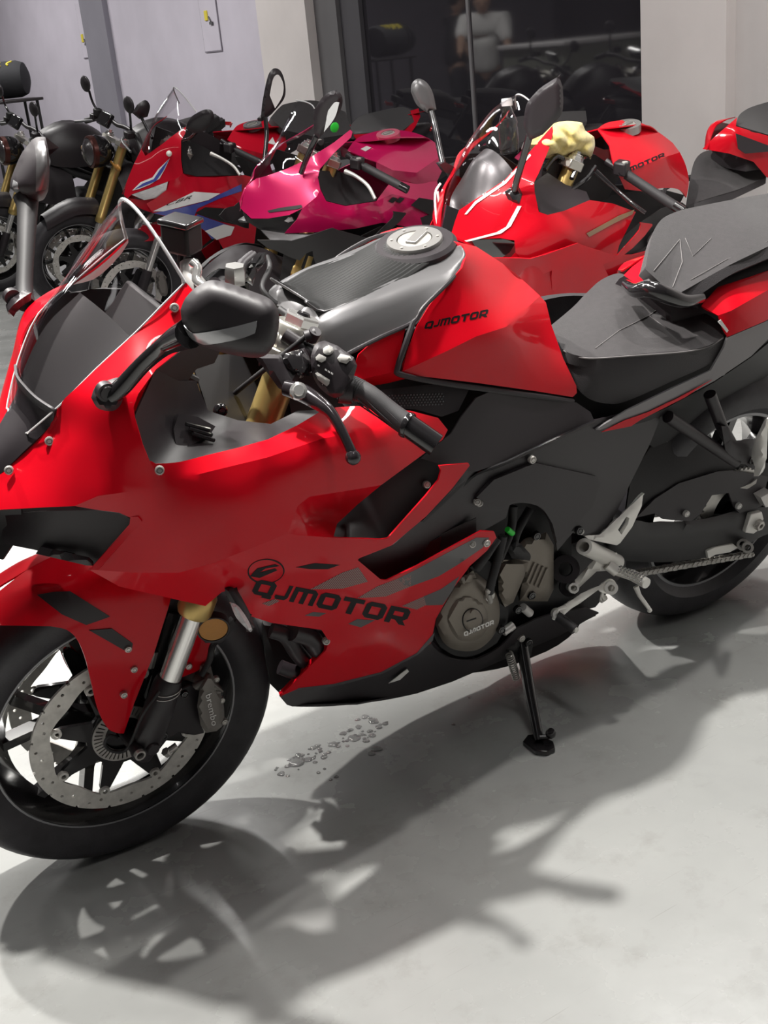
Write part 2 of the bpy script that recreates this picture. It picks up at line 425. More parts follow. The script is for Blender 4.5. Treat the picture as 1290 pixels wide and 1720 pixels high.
def text_print(fr, name, text, m, parent, quad, fn, lift=.0012):
    """ordinary lettering with the built-in font laid on a surface"""
    cu = bpy.data.curves.new('t', 'FONT'); cu.body = text; cu.fill_mode = 'FRONT'; cu.resolution_u = 2
    to = bpy.data.objects.new('t', cu); COL.objects.link(to); dg = bpy.context.evaluated_depsgraph_get(); me = to.evaluated_get(dg).to_mesh()
    V = np.array([tuple(v.co)[:2] for v in me.vertices]); F = [tuple(p.vertices) for p in me.polygons]
    to.evaluated_get(dg).to_mesh_clear(); bpy.data.objects.remove(to); bpy.data.curves.remove(cu)
    lo, hi = V.min(0), V.max(0); V = (V - lo) / (hi - lo); s, t = V[:, 0], V[:, 1]; Q = [np.array(q, float) for q in quad]
    uv = (1 - t)[:, None] * ((1 - s)[:, None] * Q[0] + s[:, None] * Q[1]) + t[:, None] * ((1 - s)[:, None] * Q[3] + s[:, None] * Q[2])
    X = fr.Pn(uv, fn(uv) + lift)
    return new_obj(name, X, F, m, parent, smooth=False)
# ------------------------------------------------------------------ ceiling strips of the showroom; those above the front bike are added fill
for x, y, L, p in [(3.6, -3.0, 2.4, 8), (3.9, 2.2, 2.4, 3), (1.0, -1.0, 1.8, 40), (1.3, 1.1, 2.2, 34), (-.1, -3.4, 2.4, 38), (-.3, -7.2, 2.4, 94), (3.6, -7.2, 2.4, 22), (-.5, -11.2, 2.4, 85), (-1.2, -.5, 1.6, 48)]:
    area((x, y, CEIL - .06), (x, y, 0), p, .10, L)
# ------------------------------------------------------------------ the room
def nodes_of(m): return m.node_tree, m.node_tree.nodes, m.node_tree.links
def floor_mat():
    m = mat('epoxy_floor', (.62, .62, .595), .24, 0, 0, spec=.45); nt, N, L = nodes_of(m); b = N['Principled BSDF']
    tc = N.new('ShaderNodeTexCoord')
    def nz(scale, detail=5, rough=.6):
        n = N.new('ShaderNodeTexNoise'); n.inputs['Scale'].default_value = scale; n.inputs['Detail'].default_value = detail; n.inputs['Roughness'].default_value = rough
        L.new(tc.outputs['Object'], n.inputs['Vector']); return n
    def ramp(src, p0, p1, c0, c1):
        r = N.new('ShaderNodeValToRGB'); r.color_ramp.elements[0].position = p0; r.color_ramp.elements[1].position = p1
        r.color_ramp.elements[0].color = (*c0, 1); r.color_ramp.elements[1].color = (*c1, 1); L.new(src, r.inputs['Fac']); return r
    def mul(a, b2, f=1.0):
        x = N.new('ShaderNodeMixRGB'); x.blend_type = 'MULTIPLY'; x.inputs['Fac'].default_value = f; L.new(a, x.inputs[1]); L.new(b2, x.inputs[2]); return x
    base = ramp(nz(2.5).outputs['Fac'], .3, .7, (.30, .305, .298), (.352, .357, .348))
    stain = ramp(nz(9, 8, .7).outputs['Fac'], .30, .46, (.72, .70, .68), (1, 1, 1))
    spk = ramp(nz(140, 2).outputs['Fac'], .22, .27, (.55, .52, .5), (1, 1, 1))
    # scratches: stretched wave-like noise in two directions
    sc = []
    for ang in (.5, -.9, 1.7):
        mp = N.new('ShaderNodeMapping'); mp.inputs['Rotation'].default_value = (0, 0, ang); mp.inputs['Scale'].default_value = (3, 160, 1); L.new(tc.outputs['Object'], mp.inputs['Vector'])
        n = N.new('ShaderNodeTexNoise'); n.inputs['Scale'].default_value = 1.4; n.inputs['Detail'].default_value = 2; L.new(mp.outputs[0], n.inputs['Vector'])
        sc.append(ramp(n.outputs['Fac'], .725, .76, (1, 1, 1), (.80, .79, .77)))
    x = mul(base.outputs[0], stain.outputs[0], .5)
    x = mul(x.outputs[0], spk.outputs[0], .5)
    for s in sc: x = mul(x.outputs[0], s.outputs[0], .7)
    L.new(x.outputs[0], b.inputs['Base Color'])
    rr = ramp(nz(6).outputs['Fac'], .3, .7, (.17,) * 3, (.33,) * 3); L.new(rr.outputs[0], b.inputs['Roughness'])
    bp = N.new('ShaderNodeBump'); bp.inputs['Strength'].default_value = .05; bp.inputs['Distance'].default_value = .01; L.new(nz(14, 3).outputs['Fac'], bp.inputs['Height']); L.new(bp.outputs[0], b.inputs['Normal'])
    return m
def wall_mat(name, c):
    return mat(name, c, .75, noise_amt=.05, noise_scale=3, bump=.05, bump_scale=90)
WLIL = wall_mat('lilac_wall_paint', (.61, .57, .65)); WGREY = wall_mat('grey_pillar_paint', (.25, .24, .28)); WWARM = wall_mat('warm_column_paint', (.72, .67, .655))
WMID = wall_mat('frame_grey_paint', (.135, .13, .135)); WDARK = wall_mat('dark_frame_paint', (.07, .066, .075)); WCEIL = wall_mat('ceiling_paint', (.20, .20, .21)); WFAR = wall_mat('room_wall_paint', (.16, .155, .165))
WX = -2.45
def wy(u, v=120, x=WX):
    d = CR @ Vector(((u - 645) / FPX, -(v - 860) / FPX, -1)); t = (x - CAM.x) / d.x; return (CAM + d * t).y
def wpt(u, v, x=WX):
    d = CR @ Vector(((u - 645) / FPX, -(v - 860) / FPX, -1)); t = (x - CAM.x) / d.x; return CAM + d * t
def boxo(name, x0, x1, y0, y1, z0, z1, m, bevel=0, parent=None, kind='structure'):
    o = MB().box(((x0 + x1) / 2, (y0 + y1) / 2, (z0 + z1) / 2), abs(x1 - x0), abs(y1 - y0), abs(z1 - z0)).build(name, m, parent, smooth=False, bevel=bevel)
    if kind and not parent: o['kind'] = kind
    return o
fl = new_obj('floor', [(-2.9, -16, 0), (8, -16, 0), (8, 7, 0), (-2.9, 7, 0), (-2.9, -16, -.1), (8, -16, -.1), (8, 7, -.1), (-2.9, 7, -.1)], [(0, 1, 2, 3), (7, 6, 5, 4), (0, 4, 5, 1), (1, 5, 6, 2), (2, 6, 7, 3), (3, 7, 4, 0)], floor_mat(), smooth=False); fl['kind'] = 'structure'
boxo('ceiling', -2.9, 8, -16, 7, CEIL, CEIL + .1, WCEIL)
boxo('wall_front', 7.9, 8, -16, 7, 0, CEIL, WFAR); boxo('wall_near', -2.9, 8, 6.9, 7, 0, CEIL, WFAR); boxo('wall_left', -2.9, 8, -16, -15.9, 0, CEIL, WLIL)
y150, y190, y440, y525, y600, y1077, y1217 = wy(152), wy(190), wy(449), wy(530), wy(597), wy(1077), wy(1219)
boxo('wall_back', WX - .2, WX, y1217, 6.9, 0, CEIL, wall_mat('beige_wall_paint', (.60, .565, .555)))
boxo('wall_rear', WX - .2, WX, -15.9, y440, 0, CEIL, WLIL)
boxo('trim_1', WX, WX + .05, wy(152, 120, WX + .05), wy(190, 120, WX + .05), 0, CEIL, WGREY)
boxo('trim_2', WX - .2, WX + .03, y440, y525, 0, CEIL, WWARM)
boxo('trim_3', WX - .2, WX - .04, y525, wy(566), 0, CEIL, WMID)
boxo('trim_4', WX - .2, WX - .07, wy(566), y600, 0, CEIL, WDARK)
boxo('trim_5', WX - .2, WX + .06, wy(1077, 120, WX + .06), wy(1219, 120, WX + .06), 0, CEIL, WWARM)
GLS = mat('dark_glass', (.026, .024, .029), .04, 0, 0, spec=.6, ior=2.0)
ymul = wy(770)
g1 = boxo('window_1', WX - .12, WX - .10, y600, ymul - .012, 0, CEIL, GLS)
g2 = boxo('window_2', WX - .12, WX - .10, ymul + .012, y1077, 0, CEIL, GLS)
boxo('trim_6', WX - .13, WX - .09, ymul - .012, ymul + .012, 0, CEIL, mat('mullion_metal', (.30, .29, .30), .4, .5))
# panel doors let into the lilac wall, with keys and yellow stickers
def hatch(u0, v0, u1, v1, name, label, sticker):
    a = wpt(u0, v0); b = wpt(u1, v1); t = .006
    r = empty(name, Matrix.Translation((WX, (a.y + b.y) / 2, b.z)))
    tag(r, label, 'access panel')
    y0, y1, z0, z1 = a.y, b.y, b.z, max(a.z, b.z + .5)
    o = MB().box((.006, 0, (z1 - z0) / 2), .012, y1 - y0, z1 - z0).build('door_leaf', WLIL, r, smooth=False, bevel=.002)
    e = .008; fm = mat('hatch_gap', (.22, .20, .24), .7)
    f = MB(); f.box((.004, y0 - (y0 + y1) / 2 - e / 2, (z1 - z0) / 2), .01, e, z1 - z0); f.box((.004, y1 - (y0 + y1) / 2 + e / 2, (z1 - z0) / 2), .01, e, z1 - z0); f.box((.004, 0, -e / 2), .01, y1 - y0 + 2 * e, e); f.build('frame', fm, r, smooth=False)
    s = wpt(*sticker); k = MB(); k.box((.016, s.y - (y0 + y1) / 2, s.z - z0), .01, .055, .075); k.build('yellow_tag', YEL, r, smooth=False, bevel=.004)
    k = MB(); k.box((.022, s.y - (y0 + y1) / 2 + .09, s.z - z0 - .06), .012, .05, .02); k.cyl((.02, s.y - (y0 + y1) / 2 + .05, s.z - z0 - .01), (.02, s.y - (y0 + y1) / 2 + .08, s.z - z0 - .05), .006); k.build('key', GREY, r)
hatch(332, -20, 374, 84, 'wall_hatch', 'pale wall hatch with yellow tag beside the warm grey pillar', (349, 26))
hatch(130, 24, 152, 96, 'wall_hatch', 'pale wall hatch with yellow tag left of the dark grey strip', (141, 64))
# ================================================================== the red sport bike in front
def xf(mb, Rm, c):
    c = Vector(c); mb.v = [tuple(Rm @ Vector(q) + c) for q in mb.v]; return mb
def circle(r, n=40, c=(0, 0), a0=0): return [(c[0] + r * math.cos(a0 + 2 * PI * k / n), c[1] + r * math.sin(a0 + 2 * PI * k / n)) for k in range(n)]
def tyre_mb(R, w, rb, n=72):
    prof = []; h = w / 2
    for k in range(13):
        a = -PI * .5 + PI * k / 12; prof.append((R - h * .62 + h * .62 * math.cos(a), h * math.sin(a)))
    prof = [(rb, -h * .72), (rb + .012, -h * .86), ((R - h * .62 + rb) / 2, -h * 1.0)] + prof[0:13] + [((R - h * .62 + rb) / 2, h), (rb + .012, h * .86), (rb, h * .72)]
    return MB().lathe(prof, n=n)
def rim_mb(rb, w, n=64):
    h = w / 2
    return MB().lathe([(rb - .002, -h), (rb + .006, -h), (rb + .006, -h + .008), (rb - .012, -h * .6), (rb - .022, 0), (rb - .012, h * .6), (rb + .006, h - .008), (rb + .006, h), (rb - .002, h), (rb - .018, h * .55), (rb - .032, 0), (rb - .018, -h * .55)], n=n)
def spokes_mb(rb, r0, cnt, w=.016, d=.02, fork=.16, y=0):
    mb = MB()
    for k in range(cnt):
        a = 2 * PI * k / cnt + .3
        for s in (-1, 1):
            p = [Vector((r0 * math.cos(a), y, r0 * math.sin(a))), Vector((rb * .55 * math.cos(a + s * fork * .55), y, rb * .55 * math.sin(a + s * fork * .55))), Vector((rb * math.cos(a + s * fork * 1.3), y * .6, rb * math.sin(a + s * fork * 1.3)))]
            for q0, q1 in zip(p[:-1], p[1:]):
                t = (q1 - q0).normalized(); n = Vector((-t.z, 0, t.x)); secs = []
                for q in (q0 - t * .003, q1 + t * .003): secs.append([q + n * w / 2 + Vector((0, d / 2, 0)), q - n * w / 2 + Vector((0, d / 2, 0)), q - n * w / 2 - Vector((0, d / 2, 0)), q + n * w / 2 - Vector((0, d / 2, 0))])
                mb.ring(secs)
    return mb
def disc_parts(root, Rm, c, y, r, ri, side=1, nb=8, ringmat=None, hole=True):
    wav = []
    N = 96
    for k in range(N):
        a = 2 * PI * k / N; q = ri + .0075 * (0.5 - .5 * math.cos(a * nb)) ; wav.append((q * math.cos(a), q * math.sin(a)))
    hs = [wav]
    if hole:
        for k in range(48):
            a = 2 * PI * k / 48; q = ri + .0105 + (.0085, .017, .0255)[k % 3] * (r - ri) / .037; hs.append(circle(.0031, 7, (q * math.cos(a), q * math.sin(a))))
    mb = MB().slab(circle(r, 96), hs, lambda q, yy: (q[0], yy, q[1]), y - .0025, y + .0025)
    xf(mb, Rm, c).build('brake_disc', ringmat or DISCM, root)
    mb = MB(); hub = circle(.052, 40)
    star = []
    for k in range(nb):
        a = 2 * PI * k / nb + PI / nb
        star += [(.066 * math.cos(a - .30), .066 * math.sin(a - .30)), (.085 * math.cos(a - .19), .085 * math.sin(a - .19)), (.117 * math.cos(a - .085), .117 * math.sin(a - .085)), (.124 * math.cos(a - .05), .124 * math.sin(a - .05)), (.124 * math.cos(a + .05), .124 * math.sin(a + .05)), (.117 * math.cos(a + .085), .117 * math.sin(a + .085)), (.085 * math.cos(a + .19), .085 * math.sin(a + .19)), (.066 * math.cos(a + .30), .066 * math.sin(a + .30))]
    star = [(p[0] * ri / .125, p[1] * ri / .125) for p in star]
    mb.slab(star, [circle(.036, 30)], lambda q, yy: (q[0], yy, q[1]), y - .004, y + .003)
    xf(mb, Rm, c).build('disc_carrier', BLKG, root)
    for k in range(nb):
        a = 2 * PI * k / nb + PI / nb; q = ri * .99; p = Vector((q * math.cos(a), y + side * .003, q * math.sin(a)))
        m = MB().lathe([(.0045, side * .005), (.0085, side * .005), (.0095, side * .002), (.0095, -side * .002), (.0045, -side * .002)], p, n=14); xf(m, Rm, c).build('disc_button', DISCM, root)
A = Frame(); ROOT = empty('motorcycle', A.M)
tag(ROOT, 'red full-fairing sport motorcycle with black tank cover in the foreground, leaning on its side stand', 'motorcycle')
AX = Vector((-math.sin(math.radians(24)), 0, math.cos(math.radians(24))))
ST = Matrix.Rotation(math.radians(-2.52), 3, AX); OA = Vector((1.43 + .098, 0, 0)); FC = OA + ST @ (Vector((1.43, 0, .30)) - OA)
xf(tyre_mb(.30, .118, .213), ST, FC).build('front_tyre', RUB, ROOT)
fr_ = xf(rim_mb(.214, .088), ST, FC).build('front_rim', BLKG, ROOT)
PIN = mat('rim_pinstripe', (.30, .30, .31), .4, .3)
for s in (-1, 1): xf(MB().lathe([(.2135, s * .0445), (.2195, s * .0445), (.2195, s * .0452), (.2135, s * .0452)], n=72), ST, FC).build('rim_pinstripe', PIN, fr_)
xf(spokes_mb(.200, .03, 5, .017, .026, .2), ST, FC).build('front_spokes', BLKG, ROOT)
xf(MB().lathe([(.012, -.062), (.040, -.062), (.044, -.03), (.030, 0), (.044, .03), (.040, .062), (.012, .062)], n=32), ST, FC).build('front_hub', BLKG, ROOT)
disc_parts(ROOT, ST, FC, .062, .160, .122, 1); disc_parts(ROOT, ST, FC, -.062, .160, .122, -1)
mb = MB()
ab = [circle(.0335, 40)] + [[(.0385 * math.cos(a - .028), .0385 * math.sin(a - .028)), (.053 * math.cos(a - .024), .053 * math.sin(a - .024)), (.053 * math.cos(a + .024), .053 * math.sin(a + .024)), (.0385 * math.cos(a + .028), .0385 * math.sin(a + .028))] for a in [2 * PI * k / 40 for k in range(40)]]
mb.slab(circle(.056, 60), ab, lambda q, yy: (q[0], yy, q[1]), .066, .0685); xf(mb, ST, FC).build('abs_ring', STEEL, ROOT)
# ---- fork
FY = .100
def forkpt(t, y=FY):   # t metres up from the axle along the fork line
    return ST @ (Vector((1.405, 0, .30)) + AX * t - OA) + OA + Vector((0, y, 0))
for s in (1, -1):
    y = s * FY
    m = MB(); m.tube([forkpt(-.035, y), forkpt(.0, y), forkpt(.06, y), forkpt(.115, y), forkpt(.125, y)], [.017, .026, .0255, .024, .021], 20); m.build('fork_bottom', BLK, ROOT)
    m = MB(); m.cyl(forkpt(.12, y), forkpt(.30, y), .0185, 24); m.build('fork_inner_tube', CHR, ROOT)
    m = MB(); m.tube([forkpt(.248, y), forkpt(.256, y), forkpt(.285, y), forkpt(.29, y), forkpt(.72, y)], [.026, .0295, .0295, .0265, .0265], 24); m.build('fork_outer_tube', GOLD, ROOT)
    m = MB(); m.lathe([(.0001, .03 * s), (.010, .03 * s), (.012, .027 * s), (.012, -.03 * s), (.0001, -.03 * s)], forkpt(-.0, y), n=20, close=False); m.build('axle_end', BLK, ROOT)
m = MB(); m.pipe(FC + Vector((.0, .132, 0)), FC + Vector((0, .118, 0)), .0095, .0065); m.build('axle_ring', STEEL, ROOT)
m = MB(); m.cyl(FC + Vector((0, -.13, 0)), FC + Vector((0, .125, 0)), .011); m.build('front_axle', BLK, ROOT)
plate(A, 'fork_guard', [(283, 1030), (305, 1035), (262, 1170), (245, 1175)], .072, .060, BLKG, ROOT, mirror=True)
FB = [ST @ Vector((math.sin(t) * .0262, math.cos(t) * .0262, 0)) for t in [-.9 + k * .18 for k in range(11)]]
for dz in (.098, .106): MB().tube([forkpt(dz, FY) + q for q in FB], .0007, 5, 1).build('fork_print_line', PRINTW, ROOT)
# ---- caliper
cal_o = [(338, 1150), (344, 1140), (352, 1132, 1), (359, 1136, 1), (367, 1154, 1), (375, 1180, 1), (377, 1205), (374, 1218, 1), (364, 1228), (346, 1231), (337, 1218), (331, 1186), (334, 1165)]
cal_fn = tps([(340, 1150, .112), (365, 1150, .106), (375, 1215, .104), (340, 1225, .112), (332, 1185, .112)])
cal_p = panel(A, 'brake_caliper', [(cal_o, cal_fn)], CALM, ROOT, thick=.04, step=6, bulge=(.014, 7), mirror=True)
bw = panel(A, 'caliper_bridge', [([(336, 1118), (346, 1112), (354, 1120), (358, 1134), (350, 1140), (338, 1148), (334, 1136)], .088)], CALM, ROOT, thick=.03, step=7, bulge=(.008, 6), mirror=True)
text_print(A, 'caliper_lettering', 'brembo', PRINTW, ROOT, [(345.5, 1168), (356, 1220), (366.5, 1217), (355.5, 1164)], lambda uv: cal_fn(uv) + .0142)
for u, v in ((372, 1176), (377, 1212), (363, 1141)): bolt(A, u, v, .108, .006, ROOT, STEEL, 'caliper_bolt')
plate(A, 'caliper_bracket', [(280, 1180), (300, 1160), (318, 1150), (336, 1155), (334, 1180), (340, 1222), (345, 1232), (326, 1236), (300, 1232), (284, 1240), (262, 1268), (240, 1262), (262, 1220)], .097, .080, BLK, ROOT, bevel=.003, mirror=True)
tubep(A, 'brake_hose', [(338, 1135, .11), (352, 1108, .105), (357, 1085, .1), (372, 1068, .08), (392, 1040, .06)], .0055, BLKD, ROOT)
tubep(A, 'speed_sensor_wire', [(196, 1238, .085), (184, 1236, .09), (176, 1250, .088), (190, 1262, .09), (215, 1256, .1), (240, 1200, .12), (268, 1160, .122)], .003, BLKD, ROOT)
bolt(A, 275, 1235, .105, .007, ROOT, BLKG); bolt(A, 310, 1166, .1, .007, ROOT, BLKG)
m = MB(); p0, p1 = A.P(280, 1264, .10), A.P(297, 1252, .10); m.cyl(p0, p1, .006, 12); m.cyl(A.P(277, 1262, .10), A.P(283, 1266, .1), .008, 6); m.build('pad_pin', STEEL, ROOT)
# ---- front fender
FEN = [(-64, 1098), (-84, 1082, 1), (-52, 1037, 1), (0, 992, 1), (60, 948, 1), (110, 931, 1), (170, 932, 1), (240, 950, 1), (292, 985), (283, 1020), (258, 1100), (226, 1180), (208, 1232), (196, 1231, 1), (180, 1222, 1), (164, 1190, 1), (152, 1140, 1), (143, 1105, 1), (130, 1075, 1), (112, 1058, 1), (85, 1052), (0, 1050), (-28, 1066)]
FENC = [(-84, 1082, .012), (-52, 1037, .005), (-64, 1098, .043), (-28, 1066, .048), (-40, 1060, .036), (0, 992, .005), (0, 1010, .024), (0, 1030, .041), (0, 1050, .054), (30, 972, .005), (30, 1000, .035), (30, 1030, .056), (60, 949, .0), (60, 980, .034), (60, 1010, .056), (60, 1040, .071), (85, 1052, .078), (110, 932, .006), (110, 960, .037), (110, 990, .058), (110, 1020, .072), (150, 950, .040), (150, 980, .060), (170, 932, .02), (240, 950, .048), (292, 985, .066), (283, 1020, .077), (258, 1100, .087), (226, 1180, .09), (208, 1232, .09), (180, 1222, .088), (152, 1140, .085), (130, 1075, .082), (200, 1000, .070), (200, 1090, .085)]
fen = panel(A, 'front_fender', [(FEN, FENC)], RED, ROOT, thick=.003, step=11, mirror=True)
ff = tps(FENC)
panel(A, 'fender_insert', [([(62, 999), (90, 994), (118, 993), (185, 1036), (145, 1050), (104, 1032)], ff)], BLKM, ROOT, thick=.0015, step=9, lift=.0016)
panel(A, 'fender_insert', [([(150, 1059), (188, 1056), (223, 1081), (222, 1092), (216, 1095), (208, 1092)], ff)], BLKM, ROOT, thick=.0015, step=9, lift=.0016)
panel(A, 'fender_rear_flap', [([(328, 1028), (312, 1085), (297, 1141), (330, 1128), (346, 1116), (372, 1052), (350, 1035)], [(328, 1028, .078), (297, 1141, .09), (346, 1116, .085), (372, 1052, .075)])], RED, ROOT, thick=.003, mirror=True)
for u, v, y in ((225, 1124, .088), (208, 1167, .091), (317, 1119, .089), (215, 1090, .087)): bolt(A, u, v, y, .0062, ROOT)
# ---- amber reflector, turn signals
c = A.P(358, 1055, .118); Rq = Vector((0, 1, 0)).rotation_difference(Vector((.35, 1, -.1)).normalized()).to_matrix()
rf = MB().lathe([(.0001, .004), (.0235, .004), (.025, .002), (.025, -.008), (.0001, -.008)], c, n=32, R=Rq, close=False).build('amber_reflector', AMBER, ROOT)
MB().lathe([(.0247, .005), (.027, .005), (.028, -.01), (.0247, -.01)], c, n=32, R=Rq).build('reflector_bezel', BLK, rf)
plate(A, 'reflector_bracket', [(332, 1045), (350, 1040), (372, 1060), (392, 1040), (396, 1052), (372, 1080), (345, 1080)], .112, .102, BLKD, ROOT)
ts = panel(A, 'turn_signal', [([(377, 988), (384, 984), (394, 986, 1), (404, 1000, 1), (416, 1022, 1), (424, 1040), (428, 1054), (424, 1062), (414, 1052), (400, 1034), (389, 1016), (380, 1000)], [(377, 988, .245), (404, 1000, .255), (424, 1060, .285), (390, 1015, .262)])], BLK, ROOT, thick=.018, step=7, bulge=(.006, 6))
tl = panel(A, 'signal_lens', [([(387, 1014), (392, 1013, 1), (402, 1020, 1), (416, 1040, 1), (424, 1058), (421, 1062), (410, 1052, 1), (396, 1036, 1)], [(387, 1014, .275), (402, 1020, .280), (423, 1060, .303), (396, 1036, .284)])], LENS, ts, thick=.008, step=5, bulge=(.006, 5))
tr = mirror_copy(ts); mirror_copy(tl, tr)
# ---- upper fairing
WA = {}
F1 = [(312, 474), (268, 517), (225, 562), (160, 622), (110, 668), (92, 690), (84, 716), (0, 797), (-60, 850), (-60, 868), (0, 856), (75, 852), (125, 850), (165, 833), (216, 826), (270, 813), (268, 800), (252, 775), (240, 748), (226, 700), (224, 684), (232, 662), (262, 620), (300, 590), (330, 520), (328, 492)]
F1C = [(312, 474, .105), (225, 562, .115), (160, 622, .117), (110, 668, .098), (84, 716, .07), (0, 797, .035), (-60, 850, .0), (-60, 868, .01), (0, 856, .07), (75, 852, .13), (125, 850, .17), (165, 833, .2), (216, 826, .222), (270, 813, .236), (240, 748, .222), (226, 700, .205), (224, 684, .2), (262, 620, .178), (300, 590, .16), (328, 492, .122), (178, 660, .165), (120, 750, .135), (60, 800, .09), (170, 740, .18)]
F1B = [(268, 800), (252, 775, 1), (262, 779), (300, 776, 1), (345, 765), (400, 752), (450, 738), (500, 714), (540, 690), (565, 684), (600, 682), (650, 712), (640, 717), (540, 737), (450, 768), (360, 790), (270, 813)]
F1BC = [(268, 800, .235), (262, 779, .228), (345, 765, .226), (450, 738, .215), (540, 690, .19), (600, 682, .19), (645, 714, .225), (540, 737, .25), (450, 768, .252), (360, 790, .246), (270, 813, .236)]
F2 = [(125, 850), (165, 833), (216, 826), (270, 813), (360, 790), (450, 768), (540, 737), (640, 717), (650, 712), (600, 682), (690, 690), (736, 702), (752, 722), (744, 738), (704, 768), (640, 815), (560, 828), (520, 834), (500, 850), (483, 896), (430, 918), (360, 945), (300, 962), (230, 962), (150, 957), (218, 880), (220, 870), (200, 861), (160, 856)]
F2C = [(125, 850, .172), (165, 833, .2), (216, 826, .222), (270, 813, .236), (360, 790, .246), (450, 768, .252), (540, 737, .25), (640, 717, .232), (600, 682, .19), (690, 690, .195), (736, 702, .195), (752, 722, .2), (704, 768, .226), (640, 815, .25), (560, 830, .262), (500, 850, .268), (483, 896, .278), (430, 918, .275), (300, 962, .24), (230, 962, .215), (150, 957, .165), (218, 878, .212), (180, 858, .195), (300, 880, .250), (400, 840, .268), (500, 790, .266)]
up = panel(A, 'upper_fairing', [(F1, F1C), (F1B, F1BC), (F2, F2C)], RED, ROOT, thick=.003, step=11, mirror=True, weld=WA)
# ---- lower fairing with the lettering
F3A = [(150, 957), (230, 962), (300, 962), (360, 945), (430, 918), (483, 896), (500, 899), (560, 903), (640, 906), (652, 904), (716, 832), (737, 806), (741, 790), (738, 782), (787, 778), (789, 782), (760, 820), (715, 868), (658, 916), (603, 938), (601, 941), (640, 974), (650, 975), (700, 951), (800, 896), (808, 892), (830, 893), (834, 903), (818, 925), (790, 950), (760, 990), (732, 1040), (724, 1080), (700, 1098), (640, 1130), (560, 1150), (500, 1157), (470, 1170), (548, 1092), (552, 1076), (540, 1058), (455, 1046), (418, 1034), (402, 1003), (398, 986), (372, 995), (345, 1018), (300, 1008), (200, 985)]
F3AC = [(150, 957, .165), (230, 962, .215), (300, 962, .24), (360, 945, .258), (430, 918, .275), (483, 896, .278), (560, 903, .275), (640, 906, .268), (716, 832, .25), (741, 788, .235), (789, 780, .225), (715, 868, .255), (658, 916, .266), (603, 938, .266), (640, 974, .252), (700, 951, .246), (800, 896, .232), (834, 903, .228), (790, 950, .226), (760, 990, .22), (732, 1040, .212), (724, 1080, .203), (640, 1130, .185), (560, 1150, .175), (500, 1157, .17), (470, 1170, .165), (548, 1092, .212), (540, 1058, .222), (455, 1046, .228), (418, 1034, .23), (345, 1018, .215), (300, 1008, .2), (200, 985, .18), (560, 1000, .256), (640, 1060, .232), (450, 980, .262), (690, 1000, .24)]
low = panel(A, 'lower_fairing', [(F3A, F3AC)], RED, ROOT, thick=.003, step=11, mirror=True, weld=WA); f3 = LASTFN[0]
panel(A, 'fairing_leading_edge', [([(552, 1076), (548, 1092), (470, 1170), (468, 1163), (536, 1092), (545, 1078)], [(552, 1076, .211), (548, 1092, .209), (470, 1170, .163), (468, 1163, .150), (545, 1078, .198)])], RED, ROOT, thick=.003, step=8, mirror=True)
panel(A, 'belly_pan', [([(470, 1170), (500, 1157), (560, 1150), (640, 1130), (700, 1098), (724, 1080), (735, 1094, 1), (762, 1108, 1), (800, 1108, 1), (840, 1086, 1), (868, 1056), (900, 1040), (926, 1032), (985, 1022), (1006, 1030), (940, 1068), (860, 1102), (760, 1145), (700, 1165), (640, 1177, 1), (560, 1186, 1), (500, 1187, 1), (482, 1184)],
    [(470, 1170, .164), (500, 1157, .169), (560, 1150, .174), (640, 1130, .184), (724, 1080, .202), (800, 1105, .178), (868, 1056, .17), (926, 1032, .165), (1006, 1030, .15), (940, 1068, .12), (860, 1102, .11), (760, 1145, .105), (700, 1165, .102), (600, 1183, .10), (500, 1187, .11), (482, 1184, .13)])], BLKM, ROOT, thick=.003, step=11, mirror=True, weld=WA)
panel(A, 'belly_floor', [([(490, 1184), (600, 1181), (700, 1162), (860, 1100), (1000, 1032), (985, 1020), (860, 1070), (700, 1130), (600, 1150), (500, 1160)], [(490, 1184, .11), (700, 1162, .102), (1000, 1032, .148), (985, 1020, 0), (700, 1130, 0), (500, 1160, 0)])], BLKM, ROOT, thick=.003, step=20, mirror=True)
PINK = mat('pale_sticker', (.62, .60, .60), .5)
panel(A, 'white_sticker', [([(653, 1148), (684, 1124), (687, 1128), (672, 1142)], [(640, 1150, .166), (690, 1120, .18), (690, 1150, .13)])], PRINTW, ROOT, thick=.001, step=8, lift=.008)
panel(A, 'grey_edge_line', [([(500, 1156), (560, 1149), (640, 1129), (700, 1097), (730, 1062), (727, 1076), (702, 1100), (642, 1132), (562, 1153), (502, 1160)], f3)], DGREY, ROOT, thick=.0003, step=7, lift=.0006)
